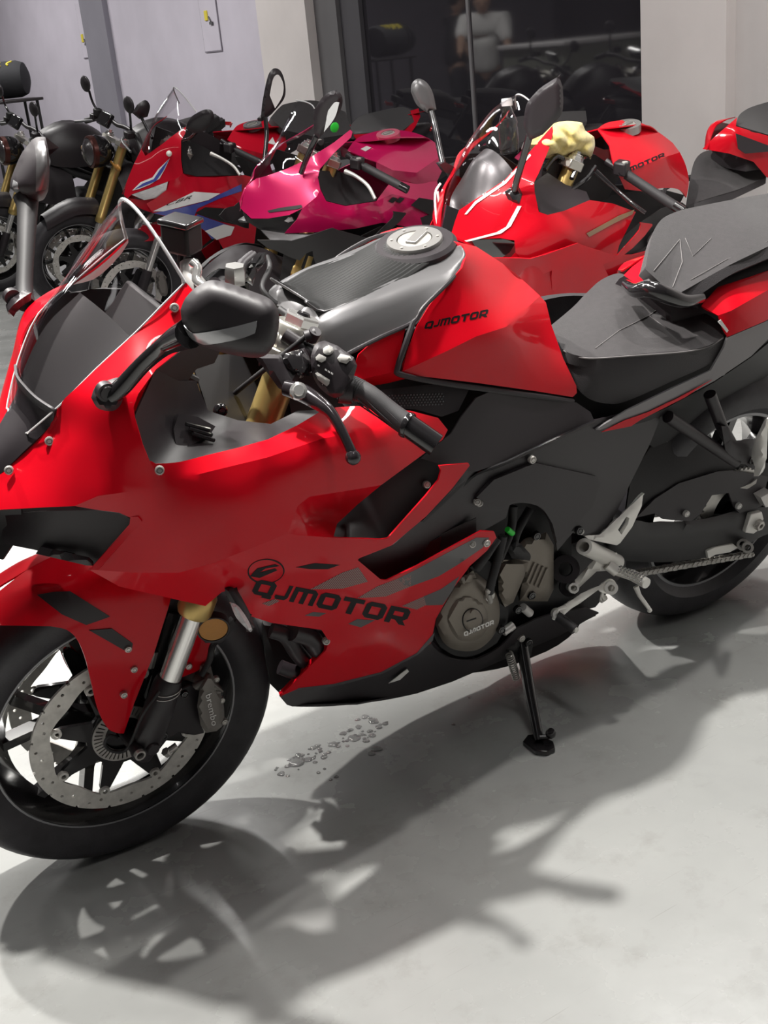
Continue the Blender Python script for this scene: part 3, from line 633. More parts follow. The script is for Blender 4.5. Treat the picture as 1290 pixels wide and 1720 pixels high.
# decals on the lower fairing
word(A, 'fairing_lettering', 'QJMOTOR', PRINTB, ROOT, [(421, 997), (679, 1051), (692, 1024), (433, 973)], f3, lift=.0007, widths={'J': .62, 'M': 1.15}, gap=.12)
def decal(ol, m=DGREY, lift=.0005, fn=None): return panel(A, 'fairing_decal', [(ol, fn or f3)], m, ROOT, thick=.0003, step=7, lift=lift)
HATCH = mat('hatched_decal', (.09, .05, .05), .5)
def hatch_mat():
    nt, N, L = nodes_of(HATCH); tc = N.new('ShaderNodeTexCoord'); mp = N.new('ShaderNodeMapping'); mp.inputs['Rotation'].default_value = (0, .6, 0); L.new(tc.outputs['Object'], mp.inputs['Vector'])
    w = N.new('ShaderNodeTexWave'); w.inputs['Scale'].default_value = 80; w.bands_direction = 'X'; L.new(mp.outputs[0], w.inputs['Vector'])
    r = N.new('ShaderNodeValToRGB'); r.color_ramp.interpolation = 'CONSTANT'; r.color_ramp.elements[1].position = .45; r.color_ramp.elements[0].color = (.26, .22, .20, 1); r.color_ramp.elements[1].color = (.16, .006, .012, 1); L.new(w.outputs['Color'], r.inputs['Fac']); L.new(r.outputs[0], N['Principled BSDF'].inputs['Base Color'])
hatch_mat()
decal([(497, 953), (529, 946), (571, 949), (551, 956), (520, 956)], PRINTB)
decal([(521, 990), (575, 962), (602, 953), (618, 977), (575, 989)], HATCH)
decal([(600, 1005), (634, 985), (668, 972), (690, 966), (690, 985), (648, 1002)], HATCH)
decal([(668, 972), (700, 956), (760, 924), (800, 903), (822, 903), (811, 920), (770, 948), (737, 968), (690, 985), (680, 984)], DGREY)
decal([(675, 1018), (712, 1002), (716, 1016), (700, 1024), (684, 1020)], HATCH)
decal([(712, 1002), (740, 990), (772, 968), (760, 992), (744, 1016), (716, 1017)], DGREY)
decal([(512, 1034), (526, 1028), (548, 1030), (536, 1036)], DGREY); decal([(585, 1048), (600, 1040), (630, 1042), (606, 1054)], DGREY); decal([(440, 1014), (462, 1006), (470, 1010), (452, 1018)], HATCH)
ov = [(447 + 31 * math.cos(a) - 2 * math.sin(a), 960 + 21 * math.sin(a)) for a in [2 * PI * k / 36 for k in range(36)]]; ovi = [(447 + 29 * math.cos(a), 960 + 19.4 * math.sin(a)) for a in [2 * PI * k / 36 for k in range(36)]]
panel(A, 'oval_badge_ring', [(ov, f3, [ovi])], PRINTB, ROOT, thick=.0004, step=6, lift=.0007)
decal([(420, 968), (432, 955), (462, 948), (470, 951), (446, 955), (436, 962), (462, 955), (466, 958), (436, 971)], PRINTB, .0007)
# ---- inside of the big side duct
panel(A, 'duct_floor', [([(483, 896), (500, 850), (520, 834), (560, 828), (640, 815), (600, 848), (566, 880), (560, 903), (500, 899)], [(600, 848, .19), (566, 880, .2), (530, 870, .235), (560, 903, .262), (575, 845, .215)])], RED, ROOT, thick=.003, step=11, mirror=True, weld=WA)
panel(A, 'duct_inner', [([(548, 890), (575, 858), (600, 836), (640, 800), (704, 764), (738, 740), (756, 760), (745, 812), (655, 912), (560, 908)], [(548, 890, .185), (640, 800, .165), (738, 740, .16), (745, 812, .18), (655, 912, .21), (560, 908, .23)])], BLKD, ROOT, thick=.003, mirror=True)
panel(A, 'vent_panel', [([(600, 940), (660, 915), (716, 868), (789, 782), (870, 800), (850, 870), (800, 898), (640, 976)], [(600, 940, .22), (660, 915, .225), (789, 782, .2), (870, 800, .19), (800, 898, .2), (640, 976, .21)])], BLKM, ROOT, thick=.003, mirror=True)
for a in (0, 1, 2):
    u0, v0 = 708 + a * 14, 876 - a * 13
    panel(A, 'vent_slot', [([(u0, v0), (u0 + 44, v0 - 42), (u0 + 48, v0 - 41), (u0 + 4, v0 + 2)], [(700, 880, .2265), (789, 782, .209), (800, 860, .209)])], BLKD, ROOT, thick=.002)
panel(A, 'vent_recess', [([(690, 948), (735, 900), (800, 870), (800, 894), (700, 950)], .2)], BLKD, ROOT, thick=.002, lift=.012)
panel(A, 'vent_mount', [([(700, 958), (712, 915), (742, 900), (738, 925), (730, 945)], .215)], BLKG, ROOT, thick=.004)
for u, v, y in ((717, 814, .185), (793, 914, .232), (801, 843, .205), (548, 1077, .215), (268, 790, .236), (293, 517, .122), (83, 741, .085), (15, 790, .055), (805, 845, .2)): bolt(A, u, v, y, .0068, ROOT, d=(.35, 1, .45))
bolt(A, 817, 912, .23, .0075, ROOT)
# ---- front intake and nose
panel(A, 'front_intake', [([(8, 863), (90, 858), (160, 857), (200, 862), (219, 872), (216, 884), (157, 952), (146, 942), (60, 924), (10, 914), (2, 904), (4, 890), (12, 882)], [(8, 863, .035), (90, 858, .12), (200, 862, .185), (219, 872, .2), (157, 952, .155), (60, 924, .10), (2, 900, .05), (120, 900, .13)])], BLKM, ROOT, thick=.012, step=12, mirror=True)
panel(A, 'intake_lip', [([(68, 918), (150, 936), (158, 950), (146, 950), (60, 930)], [(68, 918, .112), (150, 936, .162), (158, 950, .166), (60, 930, .112)])], BLK, ROOT, thick=.01, step=10, bulge=(.006, 5), mirror=True)
panel(A, 'intake_rim', [([(219, 868), (232, 868), (238, 876), (165, 957), (146, 958), (157, 950), (217, 884)], [(219, 868, .213), (238, 876, .224), (165, 957, .182), (146, 958, .165), (217, 884, .208)])], RED, ROOT, thick=.004, step=9, mirror=True, lift=.002)
Lb = [(92, 690, .088), (84, 716, .07), (40, 758, .052), (0, 797, .035), (-60, 850, .004)]
rows = []
for q in Lb:
    p = A.P(*q); rows.append([(p.x, p.y, p.z), (p.x + .012, p.y * .5, p.z + .004), (p.x + .015, 0, p.z + .006), (p.x + .012, -p.y * .5, p.z + .004), (p.x, -p.y, p.z)])
loft('nose_centre_strip', rows, BLKM, ROOT, 3, 3, .004)
rows = []
for q in [(0, 858, .07), (0, 900, .06), (-30, 950, .05)]:
    p = A.P(*q); rows.append([(p.x - .03, p.y, p.z), (p.x + .0, 0, p.z), (p.x - .03, -p.y, p.z)])
panel(A, 'nose_core', [([(10, 830), (90, 800), (200, 790), (250, 850), (200, 930), (120, 935), (20, 900)], [(10, 830, .0), (90, 800, .04), (250, 850, .13), (200, 930, .09), (20, 900, .0)])], BLKD, ROOT, thick=.003, mirror=True)
loft('nose_underside', rows, BLKD, ROOT, 3, 2, .004)
# ---- screen
scr = [((50, 724, .05), (26, 722, 0)), ((100, 681, .088), (38, 655, 0)), ((160, 621, .115), (80, 560, 0)), ((225, 561, .114), (130, 465, 0)), ((275, 510, .110), (178, 385, 0)), ((311, 474, .105), (214, 338, 0))]
def screen_rows(fr, rows_px, off=0, pw=2.1, n=7):
    out = []
    for l, c_ in rows_px:
        L_, C_ = fr.P(*l), fr.P(*c_); r = []
        for k in range(-n, n + 1):
            t = abs(k) / n; w = t ** pw; r.append((C_.x + (L_.x - C_.x) * w - off * .6, math.copysign(L_.y * t, k) * (1 - off), C_.z + (L_.z - C_.z) * w - off))
        out.append(r)
    return out
loft('windscreen', screen_rows(A, scr), SCREEN, ROOT, 1, 5, .003)
sc_edge = MB(); R_ = screen_rows(A, scr)
sc_edge.tube([Vector(p) for p in R_[-1]], .0028, 8, 3); sc_edge.build('screen_edge', mat('screen_edge_glass', (.75, .75, .76), .08, .3, .5), ROOT)
MB().tube([Vector(r[-1]) for r in R_[::-1]] + [Vector(p) for p in R_[0][::-1][1:-1]] + [Vector(r[0]) for r in R_], .0014, 6, 3).build('screen_edge', MATS['screen_edge_glass'], ROOT)  # pale tube paints the bright highlight along the screen's sides and bottom
low_rows = screen_rows(A, [((48, 728, .048), (30, 735, 0)), ((100, 688, .085), (58, 690, 0)), ((160, 629, .108), (110, 612, 0)), ((222, 568, .108), (172, 520, 0))], .008)
loft('screen_inner_shroud', low_rows, BLKD, ROOT, 1, 4, .003)
d0 = A.P(200, 545, .0); Rt = Matrix.Rotation(math.radians(-42), 3, 'Y')
dash = MB().box((d0.x - .02, 0, d0.z - .005), .018, .15, .10, Rt).build('dash_display', BLKD, ROOT, bevel=.006)
MB().box(Vector((d0.x - .02, 0, d0.z - .005)) + Rt @ Vector((-.0095, 0, 0)), .002, .125, .075, Rt).build('display_glass', BLKG, dash)
m = MB()
for s in (-1, 1): m.tube([A.P(330, 640, s * .06), (d0.x - .03, s * .06, d0.z - .05), (d0.x + .03, s * .05, d0.z - .09)], .007, 8, 3)
m.build('dash_stay', BLKD, ROOT)
# ---- cockpit liners
panel(A, 'cockpit_liner', [([(226, 700), (240, 748), (252, 775, 1), (262, 779), (300, 776, 1), (345, 765), (400, 752), (450, 738), (500, 714), (545, 688), (500, 690), (455, 712), (400, 706), (350, 690), (335, 655), (330, 640), (300, 640), (262, 620)], [(226, 700, .2), (252, 775, .222), (300, 776, .222), (345, 765, .22), (450, 738, .209), (545, 688, .18), (455, 712, .165), (400, 706, .15), (335, 665, .13), (310, 700, .15), (300, 640, .14), (262, 620, .168)])], BLK, ROOT, thick=.003, step=10, mirror=True)
panel(A, 'cockpit_rib', [([(300, 695), (332, 700), (362, 716), (352, 732), (304, 757), (296, 752), (292, 720)], [(300, 695, .168), (362, 716, .178), (304, 757, .2), (292, 720, .178)])], BLKM, ROOT, thick=.012, step=9, mirror=True)
for k in range(3): tubep(A, 'cockpit_ridge', [(312 + 6 * k, 712 + 8 * k, .182 + .005 * k), (352 + 4 * k, 722 + 9 * k, .184 + .006 * k)], .003, BLKG, ROOT, 6, 1)
panel(A, 'inner_stay', [([(262, 622), (300, 592), (335, 575), (372, 585), (360, 610), (330, 620), (312, 645), (296, 648)], [(262, 622, .165), (335, 575, .12), (372, 585, .1), (312, 645, .13)])], BLK, ROOT, thick=.006, mirror=True)
panel(A, 'headstock_cover', [([(320, 600), (440, 590), (560, 640), (540, 700), (460, 712), (400, 708), (350, 692)], [(320, 600, .03), (440, 590, .0), (560, 640, .02), (540, 700, .07), (400, 708, .09)])], BLKD, ROOT, thick=.003, step=20)
bolt(A, 371, 690, .128, .011, ROOT, BLKG)
# ---- mirrors
def mirror_side():
    r = []
    ho = [(303, 520), (312, 500, 1), (330, 482, 1), (352, 471, 1), (378, 474, 1), (420, 488, 1), (450, 500, 1), (463, 513, 1), (469, 532, 1), (466, 562, 1), (457, 585, 1), (438, 600, 1), (400, 598, 1), (352, 586, 1), (326, 574, 1), (308, 550, 1)]
    hc = [(305, 520, .315), (352, 471, .33), (463, 515, .40), (438, 598, .40), (326, 574, .33)]
    h = panel(A, 'mirror_housing', [(ho, hc)], BLKM, ROOT, thick=.035, step=8, bulge=(.026, 36))
    hf = tps(hc)
    lens = [(308, 546), (318, 557, 1), (332, 560, 1), (380, 552, 1), (431, 539), (431, 547), (428, 560), (400, 570, 1), (350, 579, 1), (334, 576, 1), (318, 566, 1)]
    V, T, lp = tri2d(smooth_outline(lens), (), 8)
    ol = smooth_outline(ho)
    def lf(uv):
        d = edge_dist(np.asarray(uv), ol); t = np.clip(d / 36, 0, 1); return hf(uv) + .026 * np.sqrt(np.maximum(0, 1 - (1 - t) ** 2))
    l = panel(A, 'mirror_signal', [(lens, lf)], LENSG, h, thick=.001, step=7, lift=.002)
    s = MB()
    s.tube([A.P(186, 664, .19), A.P(205, 650, .20), A.P(240, 612, .225), A.P(275, 582, .26), A.P(300, 568, .295), A.P(318, 560, .325)], [.013, .0125, .0115, .0125, .017, .019], 14, 4)
    s = s.build('mirror_stalk', BLKG, ROOT)
    b = panel(A, 'mirror_base', [([(153, 668), (160, 650, 1), (178, 640, 1), (200, 634, 1), (206, 645, 1), (205, 675, 1), (190, 690, 1), (165, 686, 1)], [(153, 668, .172), (200, 634, .175), (200, 690, .2)])], BLK, ROOT, thick=.012, step=7, bulge=(.012, 12))
    c_ = MB().lathe([(.0001, .004), (.009, .004), (.010, .002), (.013, .002), (.013, -.01), (.0001, -.01)], A.P(179, 659, .195), n=24, close=False).build('mirror_pivot', BLK, b)
    bm_ = mirror_copy(b); mirror_copy(c_, bm_)
    # right mirror, seen across the screen
    ho2 = [(17, 316), (19, 299, 1), (34, 262, 1), (48, 242, 1), (60, 231, 1), (76, 230), (81, 252, 1), (83, 290, 1), (81, 320), (72, 336, 1), (52, 337, 1), (30, 326, 1)]
    hc2 = [(17, 316, -.37), (60, 231, -.39), (81, 252, -.33), (72, 336, -.33)]
    h2 = panel(A, 'mirror_housing', [(ho2, hc2)], BLKM, ROOT, thick=.03, step=7, bulge=(.03, 28)); hb2 = bulged(ho2, hc2, .03, 28)
    panel(A, 'mirror_rim', [([(58, 240), (74, 236), (78, 254, 1), (80, 290, 1), (78, 318), (60, 322), (61, 270)], hb2)], SATIN, h2, thick=.001, step=5, lift=.002)
    panel(A, 'mirror_signal', [([(20, 314), (22, 302), (28, 306), (31, 318), (24, 318)], hb2)], LENSG, h2, thick=.001, step=4, lift=.002)
    MB().tube([A.P(44, 332, -.352), A.P(46, 352, -.335), A.P(44, 400, -.29), A.P(42, 450, -.245), A.P(41, 490, -.21), A.P(44, 512, -.185)], [.021, .0165, .0145, .013, .0135, .015], 14, 4).build('mirror_stalk', BLKD, ROOT)
mirror_side()
# ---- tank
CAPM = mat('cap_metal', (.33, .32, .31), .35, .7)
TU = [(762, 405), (800, 414), (845, 443), (880, 472), (907, 497), (850, 549), (800, 565), (750, 590), (676, 624), (684, 590), (700, 548), (722, 512), (752, 476), (776, 450), (783, 430), (778, 414)]
TUC = [(762, 405, .045), (800, 414, .01), (845, 443, .0), (880, 472, .0), (907, 497, .04), (850, 549, .150), (800, 565, .166), (750, 590, .166), (676, 624, .150), (700, 548, .134), (752, 476, .115), (783, 430, .085), (778, 414, .06), (820, 490, .105), (770, 540, .148)]
TL_ = [(907, 497), (917, 508), (926, 545), (946, 602), (968, 648), (969, 660), (962, 667), (900, 657), (800, 643), (690, 630), (676, 624), (750, 590), (800, 565), (850, 549)]
TLC = [(907, 497, .04), (917, 508, .045), (926, 545, .075), (946, 602, .115), (968, 648, .138), (962, 667, .142), (900, 657, .152), (800, 643, .158), (690, 630, .152), (676, 624, .150), (750, 590, .166), (800, 565, .166), (850, 549, .150), (880, 590, .140)]
panel(A, 'frame_core', [([(480, 640), (600, 600), (700, 600), (960, 640), (1010, 670), (1110, 690), (1060, 800), (1000, 900), (900, 860), (800, 900), (620, 980), (560, 900), (500, 760)], .075)], BLKD, ROOT, thick=.003, step=25, mirror=True)
tk = panel(A, 'fuel_tank_side', [(TU, TUC), (TL_, TLC)], RED, ROOT, thick=.004, step=10, mirror=True)
tu = tps(TUC)
word(A, 'tank_lettering', 'QJMOTOR', PRINTB, ROOT, [(712, 553), (818, 532), (821, 519), (716, 541)], tu, lift=.0004, widths={'J': .62, 'M': 1.15}, gap=.12)
rows = []
for near, sh, cen in [((548, 612, .105), (522, 560, .075), (496, 533, 0)), ((575, 598, .118), (546, 540, .085), (520, 510, 0)), ((640, 566, .128), (610, 512, .092), (572, 480, 0)), ((700, 540, .131), (672, 490, .094), (620, 450, 0)), ((748, 478, .117), (738, 462, .095), (664, 424, 0)), ((778, 446, .094), (770, 438, .085), (703, 413, 0)), ((784, 428, .082), (778, 420, .07), (742, 404, 0)), ((776, 412, .055), (772, 409, .045), (758, 402, 0))]:
    a, b, c = A.P(*near), A.P(*sh), A.P(*cen); a.z -= .004
    rows.append([(a.x, a.y, a.z), (b.x, b.y, b.z), ((b.x + c.x) / 2, b.y * .5, (b.z + c.z) / 2 + .004), (c.x, 0, c.z), ((b.x + c.x) / 2, -b.y * .5, (b.z + c.z) / 2 + .004), (b.x, -b.y, b.z), (a.x, -a.y, a.z)])
loft('tank_cover', rows, SATIN, ROOT, 3, 4, .004, flip=True)
# grooved recess in the cover
rec = []
for l, c_ in [((516, 512, .06), (512, 506, .0)), ((546, 528, .07), (530, 500, 0)), ((600, 508, .078), (572, 478, 0)), ((665, 483, .075), (625, 446, 0)), ((712, 452, .07), (655, 428, 0)), ((728, 440, .066), (665, 421, 0))]:
    a, c = A.P(*l), A.P(*c_); rec.append((a, c))
rr = []
for a, c in rec:
    n = 20; q = []
    for k in range(-n, n + 1):
        t = k / n; q.append((a.x + (c.x - a.x) * (1 - t * t), a.y * t * .96, a.z + (c.z - a.z) * (1 - t * t) + .0025 + (.0014 if k % 2 else 0)))
    rr.append(q)
loft('cover_grooves', rr, mat('groove_black', (.006, .006, .006), .5, spec=.2), ROOT, 1, 4, .003, flip=True, angle=15)
rim_l = [rr[0][i] for i in range(0, 41, 4)] + [r[-1] for r in rr[1:]] 
MB().tube([Vector(p) + Vector((0, 0, .001)) for p in [r[-1] for r in rr[::-1]] + [rr[0][i] for i in range(38, 1, -4)] + [r[0] for r in rr]], .0022, 8, 3).build('groove_frame', SATIN, ROOT)
cc = A.P(698, 417, 0); cc.y = 0.0; nrm = Vector((.18, 0, 1)).normalized(); Rc = Vector((0, 0, 1)).rotation_difference(nrm).to_matrix()
cb = MB().lathe([(.0001, .012), (.064, .012), (.070, .006), (.072, -.02), (.0001, -.02)], cc, axis='z', n=40, R=Rc, close=False).build('cap_surround', BLK, ROOT)
cp = MB().lathe([(.030, .018), (.046, .018), (.0475, .015), (.0475, .004), (.030, .004)], cc, axis='z', n=48, R=Rc).build('fuel_cap', CAPM, ROOT)
MB().lathe([(.0001, .017), (.028, .017), (.0295, .014), (.0295, .004), (.0001, .004)], cc, axis='z', n=40, R=Rc, close=False).build('cap_disc', STEEL, cp)
MB().box(cc + Rc @ Vector((-.004, 0, .0185)), .044, .020, .005, Rc @ Matrix.Rotation(.5, 3, 'Z')).build('cap_key_flap', CAPM, cp, bevel=.002)
for k in range(6):
    t = k * PI / 3 + .4; MB().lathe([(.0001, .0195), (.0026, .0195), (.003, .018), (.003, .016), (.0001, .016)], cc + Rc @ Vector((.0385 * math.cos(t), .0385 * math.sin(t), 0)), axis='z', n=10, R=Rc, close=False).build('cap_screw', STEEL, cp)
# trim between cover, tank and small side panel
tubep(A, 'cover_trim', [(556, 616, .11), (580, 597, .123), (640, 566, .133), (694, 541, .134), (712, 516, .131), (752, 476, .119), (778, 446, .096)], .0036, BLK, ROOT, 8, 4, mirror=True)
tubep(A, 'tank_front_trim', [(694, 541, .136), (682, 575, .147), (668, 618, .152), (676, 630, .156), (760, 646, .158), (900, 665, .152), (962, 674, .142)], .0048, BLKM, ROOT, 8, 4, mirror=True)
panel(A, 'small_side_panel', [([(596, 612), (602, 596), (622, 578), (682, 548), (664, 624), (594, 640)], [(596, 612, .125), (602, 596, .128), (682, 548, .134), (664, 624, .148), (594, 640, .135)]), ([(594, 640), (664, 624), (690, 634), (650, 644), (600, 652)], [(594, 640, .135), (664, 624, .148), (690, 634, .142), (600, 652, .118)])], RED, ROOT, thick=.003, step=10, mirror=True)
# mesh grille behind the grip
GR = [(566, 668), (640, 655), (700, 648), (765, 642), (790, 650), (770, 690), (742, 700), (700, 688), (650, 684), (580, 684)]
panel(A, 'side_grille', [(GR, [(566, 668, .125), (700, 648, .14), (790, 650, .15), (742, 700, .165), (580, 684, .14)])], BLKM, ROOT, thick=.003, step=12, mirror=True)
gd = MB(); gf = tps([(566, 668, .125), (700, 648, .14), (790, 650, .15), (742, 700, .165), (580, 684, .14)])
for i in range(34):
    for j in range(5):
        u = 570 + i * 5.2 + (j % 2) * 2.6; v = 668 + j * 4.4 - (u - 570) * .04
        if inside(np.array([[u, v]]), GR)[0] and edge_dist(np.array([[u, v]]), GR)[0] > 4: gd.lathe([(.0001, .0012), (.0013, .0012), (.0013, -.002), (.0001, -.002)], A.P(u, v, float(gf(np.array([[u, v]]))[0])), n=6, close=False)
gd.build('grille_dots', GREY, ROOT)
# ---- black side covers
BS = [(758, 728), (775, 700), (800, 668), (830, 655), (968, 676), (992, 692), (998, 706), (920, 742), (850, 775), (800, 792), (770, 790), (740, 780), (706, 770)]
panel(A, 'side_cover', [(BS, [(758, 728, .185), (800, 668, .165), (968, 676, .148), (998, 706, .165), (850, 775, .195), (770, 790, .205), (706, 770, .2)])], BLKM, ROOT, thick=.003, mirror=True)
FCV = [(780, 822), (800, 795), (850, 775), (920, 742), (998, 706), (1060, 692), (1112, 694), (1092, 745), (1062, 805), (1036, 860), (1014, 892), (990, 902), (962, 895), (945, 915), (936, 925), (930, 885), (916, 858, 1), (890, 846, 1), (862, 846, 1), (842, 858, 1), (826, 862), (790, 852)]
FCVC = [(780, 822, .196), (850, 775, .192), (998, 706, .164), (1112, 694, .145), (1062, 805, .158), (1014, 892, .172), (936, 925, .185), (890, 846, .195), (790, 852, .2), (920, 800, .19)]
panel(A, 'frame_cover', [(FCV, FCVC)], BLK, ROOT, thick=.004, mirror=True)
fcf = tps(FCVC)
panel(A, 'frame_cover_raised', [([(800, 836), (830, 806), (880, 786), (900, 778), (1002, 800), (1008, 812), (996, 850), (958, 893), (936, 912), (928, 880), (912, 856, 1), (888, 845, 1), (860, 844, 1), (842, 856)], fcf)], BLKM, ROOT, thick=.009, lift=.009, mirror=True)
tubep(A, 'cover_seam', [(775, 818, .2), (800, 796, .2), (850, 777, .198), (920, 744, .185), (998, 708, .169)], .0035, BLKG, ROOT, 6, 3)
bolt(A, 894, 772, .198, .0075, ROOT); bolt(A, 973, 891, .19, .009, ROOT, BLKG); bolt(A, 976, 893, .182, .006, ROOT)
# ---- seats
SU = [(925, 547), (962, 516, 1), (985, 492, 1), (1010, 470, 1), (1040, 459, 1), (1062, 470, 1), (1120, 500, 1), (1188, 528, 1), (1210, 548, 1), (1216, 566), (1190, 580, 1), (1150, 589, 1), (1060, 596, 1), (1000, 600, 1), (965, 596, 1), (944, 586)]
SUC = [(925, 547, .0), (962, 516, -.08), (1010, 470, -.12), (1040, 459, -.10), (1120, 500, .012), (1188, 528, .092), (1216, 566, .150), (1150, 589, .166), (1060, 596, .152), (1000, 600, .134), (944, 586, .085), (1080, 540, .062), (1000, 540, .02)]
SL = [(944, 586), (965, 596, 1), (1000, 600, 1), (1060, 596, 1), (1150, 589, 1), (1190, 580, 1), (1216, 566), (1216, 584, 1), (1194, 610, 1), (1130, 640, 1), (1052, 674, 1), (1020, 678, 1), (990, 670, 1), (968, 650, 1), (952, 618, 1)]
SLC = [(944, 586, .085), (1000, 600, .134), (1060, 596, .152), (1150, 589, .166), (1216, 566, .150), (1216, 584, .148), (1194, 610, .156), (1130, 640, .162), (1052, 674, .152), (990, 670, .138), (952, 618, .10), (1060, 635, .162)]
panel(A, 'rider_seat', [(SU, SUC)], SEAT, ROOT, thick=.02, step=11)
panel(A, 'seat_side', [(SL, SLC)], SEATS, ROOT, thick=.015, step=11, mirror=True)
sf = tps(SUC)
tubep(A, 'seat_seam', [(946, 589, .089), (970, 599, .115), (1000, 602, .1365), (1060, 598, .1545), (1150, 591, .168), (1190, 582, .162), (1214, 568, .152)], .0016, THREAD, ROOT, 6, 4)
def thread(fr, parent, pts, fn, r=.0008, m=None):
    return MB().tube([fr.P(u, v, float(fn(np.array([[u, v]]))[0]) + .001) for u, v in pts], r, 5, 1).build('stitching', m or THREAD, parent)
thread(A, ROOT, [(1000, 585), (1040, 555), (1090, 530), (1104, 520)], sf); thread(A, ROOT, [(1090, 530), (1120, 552)], sf)
PSU = [(1084, 452), (1094, 400, 1), (1108, 372, 1), (1130, 358, 1), (1170, 347, 1), (1290, 325, 1), (1380, 318), (1400, 360), (1290, 414, 1), (1220, 448, 1), (1160, 482, 1), (1142, 492), (1112, 478)]
PSUC = [(1084, 452, .05), (1108, 372, -.09), (1170, 347, -.12), (1290, 325, -.12), (1380, 318, -.10), (1400, 360, .0), (1290, 414, .085), (1220, 448, .10), (1160, 482, .105), (1112, 478, .075), (1180, 420, .02), (1260, 370, -.01)]
PSL = [(1142, 492), (1160, 482, 1), (1220, 448, 1), (1290, 414, 1), (1400, 360), (1400, 385), (1290, 434, 1), (1230, 460, 1), (1180, 492, 1), (1160, 502), (1146, 502)]
panel(A, 'passenger_seat', [(PSU, PSUC)], SEAT, ROOT, thick=.02, step=12)
panel(A, 'passenger_seat_side', [(PSL, [(1142, 492, .105), (1220, 448, .1), (1290, 414, .085), (1400, 360, .0), (1400, 385, .05), (1290, 434, .10), (1180, 492, .115), (1146, 502, .11)])], SEATS, ROOT, thick=.012)
pf = tps(PSUC)
thread(A, ROOT, [(1098, 455), (1142, 402), (1146, 440), (1130, 482)], pf); thread(A, ROOT, [(1142, 402), (1146, 440)], pf); thread(A, ROOT, [(1151, 400), (1164, 430), (1195, 400)], pf); thread(A, ROOT, [(1160, 470), (1220, 436), (1290, 405), (1340, 380)], pf)
panel(A, 'seat_base', [([(950, 600), (1100, 590), (1222, 560), (1218, 620), (1130, 660), (1010, 716), (970, 690)], [(950, 600, .07), (1222, 560, .11), (1218, 620, .13), (1010, 716, .13), (970, 690, .115)])], BLKD, ROOT, thick=.003, step=16, mirror=True)
st = MB(); st.tube([A.P(1052, 478, .0), A.P(1068, 488, .06), A.P(1092, 486, .10), A.P(1120, 496, .118), A.P(1150, 506, .124), A.P(1178, 500, .118)], [.010, .014, .016, .016, .014, .010], 12, 4); st.build('grab_strap', BLKG, ROOT)
panel(A, 'strap_buckle', [([(1052, 474), (1066, 476), (1090, 468), (1096, 480), (1080, 500), (1056, 496)], [(1052, 474, .02), (1090, 468, .08), (1080, 500, .08)])], BLK, ROOT, thick=.012, step=8, bulge=(.006, 6))
# ---- tail
panel(A, 'tail_top', [([(1048, 462), (1062, 448), (1086, 430), (1090, 470), (1070, 478)], [(1048, 462, -.03), (1086, 430, -.03), (1090, 470, .04)])], RED, ROOT, thick=.003)
panel(A, 'tail_fairing', [([(1178, 514), (1200, 488), (1206, 482), (1262, 464), (1320, 444), (1320, 470), (1228, 522), (1206, 530)], [(1178, 514, .11), (1206, 482, .10), (1320, 444, .075), (1320, 470, .105), (1228, 522, .150), (1206, 530, .14)]), ([(1206, 530), (1228, 522), (1320, 470), (1320, 520), (1284, 540), (1222, 566), (1214, 552)], [(1206, 530, .14), (1228, 522, .150), (1320, 470, .105), (1320, 520, .125), (1222, 566, .158), (1214, 552, .152)])], RED, ROOT, thick=.003, step=10, mirror=True)
panel(A, 'tail_inner', [([(1145, 506), (1190, 494), (1204, 482), (1182, 512), (1176, 520)], [(1145, 506, .09), (1204, 482, .06), (1176, 520, .085)])], BLKM, ROOT, thick=.003)
panel(A, 'tail_sticker', [([(1206, 540), (1211, 537), (1224, 555), (1221, 559)], [(1206, 540, .152), (1224, 555, .159), (1221, 559, .159)])], PRINTW, ROOT, thick=.001, lift=.001)
TS = [(1216, 584), (1222, 567), (1284, 541), (1320, 522), (1300, 560), (1262, 598), (1200, 640), (1120, 682), (1060, 706), (1008, 722), (1000, 722), (1052, 690), (1130, 652), (1194, 622)]
TSC = [(1216, 584, .158), (1222, 567, .158), (1320, 522, .125), (1300, 560, .135), (1262, 598, .152), (1200, 640, .168), (1120, 682, .168), (1000, 722, .17), (1052, 690, .167), (1130, 652, .170), (1194, 622, .164)]
panel(A, 'tail_side_strip', [(TS, TSC)], mat('grey_strip', (.20, .19, .195), .4, .1), ROOT, thick=.004, step=10, mirror=True)
tsf = tps(TSC)
panel(A, 'red_pinstripe', [([(1010, 726), (1050, 706), (1090, 692), (1140, 668), (1196, 638), (1150, 668), (1110, 688), (1075, 706), (1060, 716)], tsf)], RED, ROOT, thick=.001, lift=.003)
panel(A, 'tail_undertray', [([(1000, 724), (1060, 710), (1120, 685), (1200, 642), (1262, 600), (1310, 560), (1330, 600), (1250, 660), (1190, 690), (1110, 760), (1080, 740)], [(1000, 724, .16), (1120, 685, .155), (1262, 600, .138), (1310, 560, .115), (1330, 600, .05), (1190, 690, .07), (1080, 740, .11)])], BLKD, ROOT, thick=.004, mirror=True)
def arch_row(x, w, z0, z1): return [(x, w, z0), (x, w * .95, (z0 + z1) / 2), (x, w * .6, z1 - .004), (x, 0, z1), (x, -w * .6, z1 - .004), (x, -w * .95, (z0 + z1) / 2), (x, -w, z0), (x, 0, z0 - .01)]
loft('tail_core', [arch_row(.27, .085, .80, .872), arch_row(.12, .09, .80, .885), arch_row(-.1, .085, .81, .895), arch_row(-.28, .06, .84, .90), arch_row(-.36, .03, .875, .90)], BLKM, ROOT, 2, 3, close=True, cap=True)
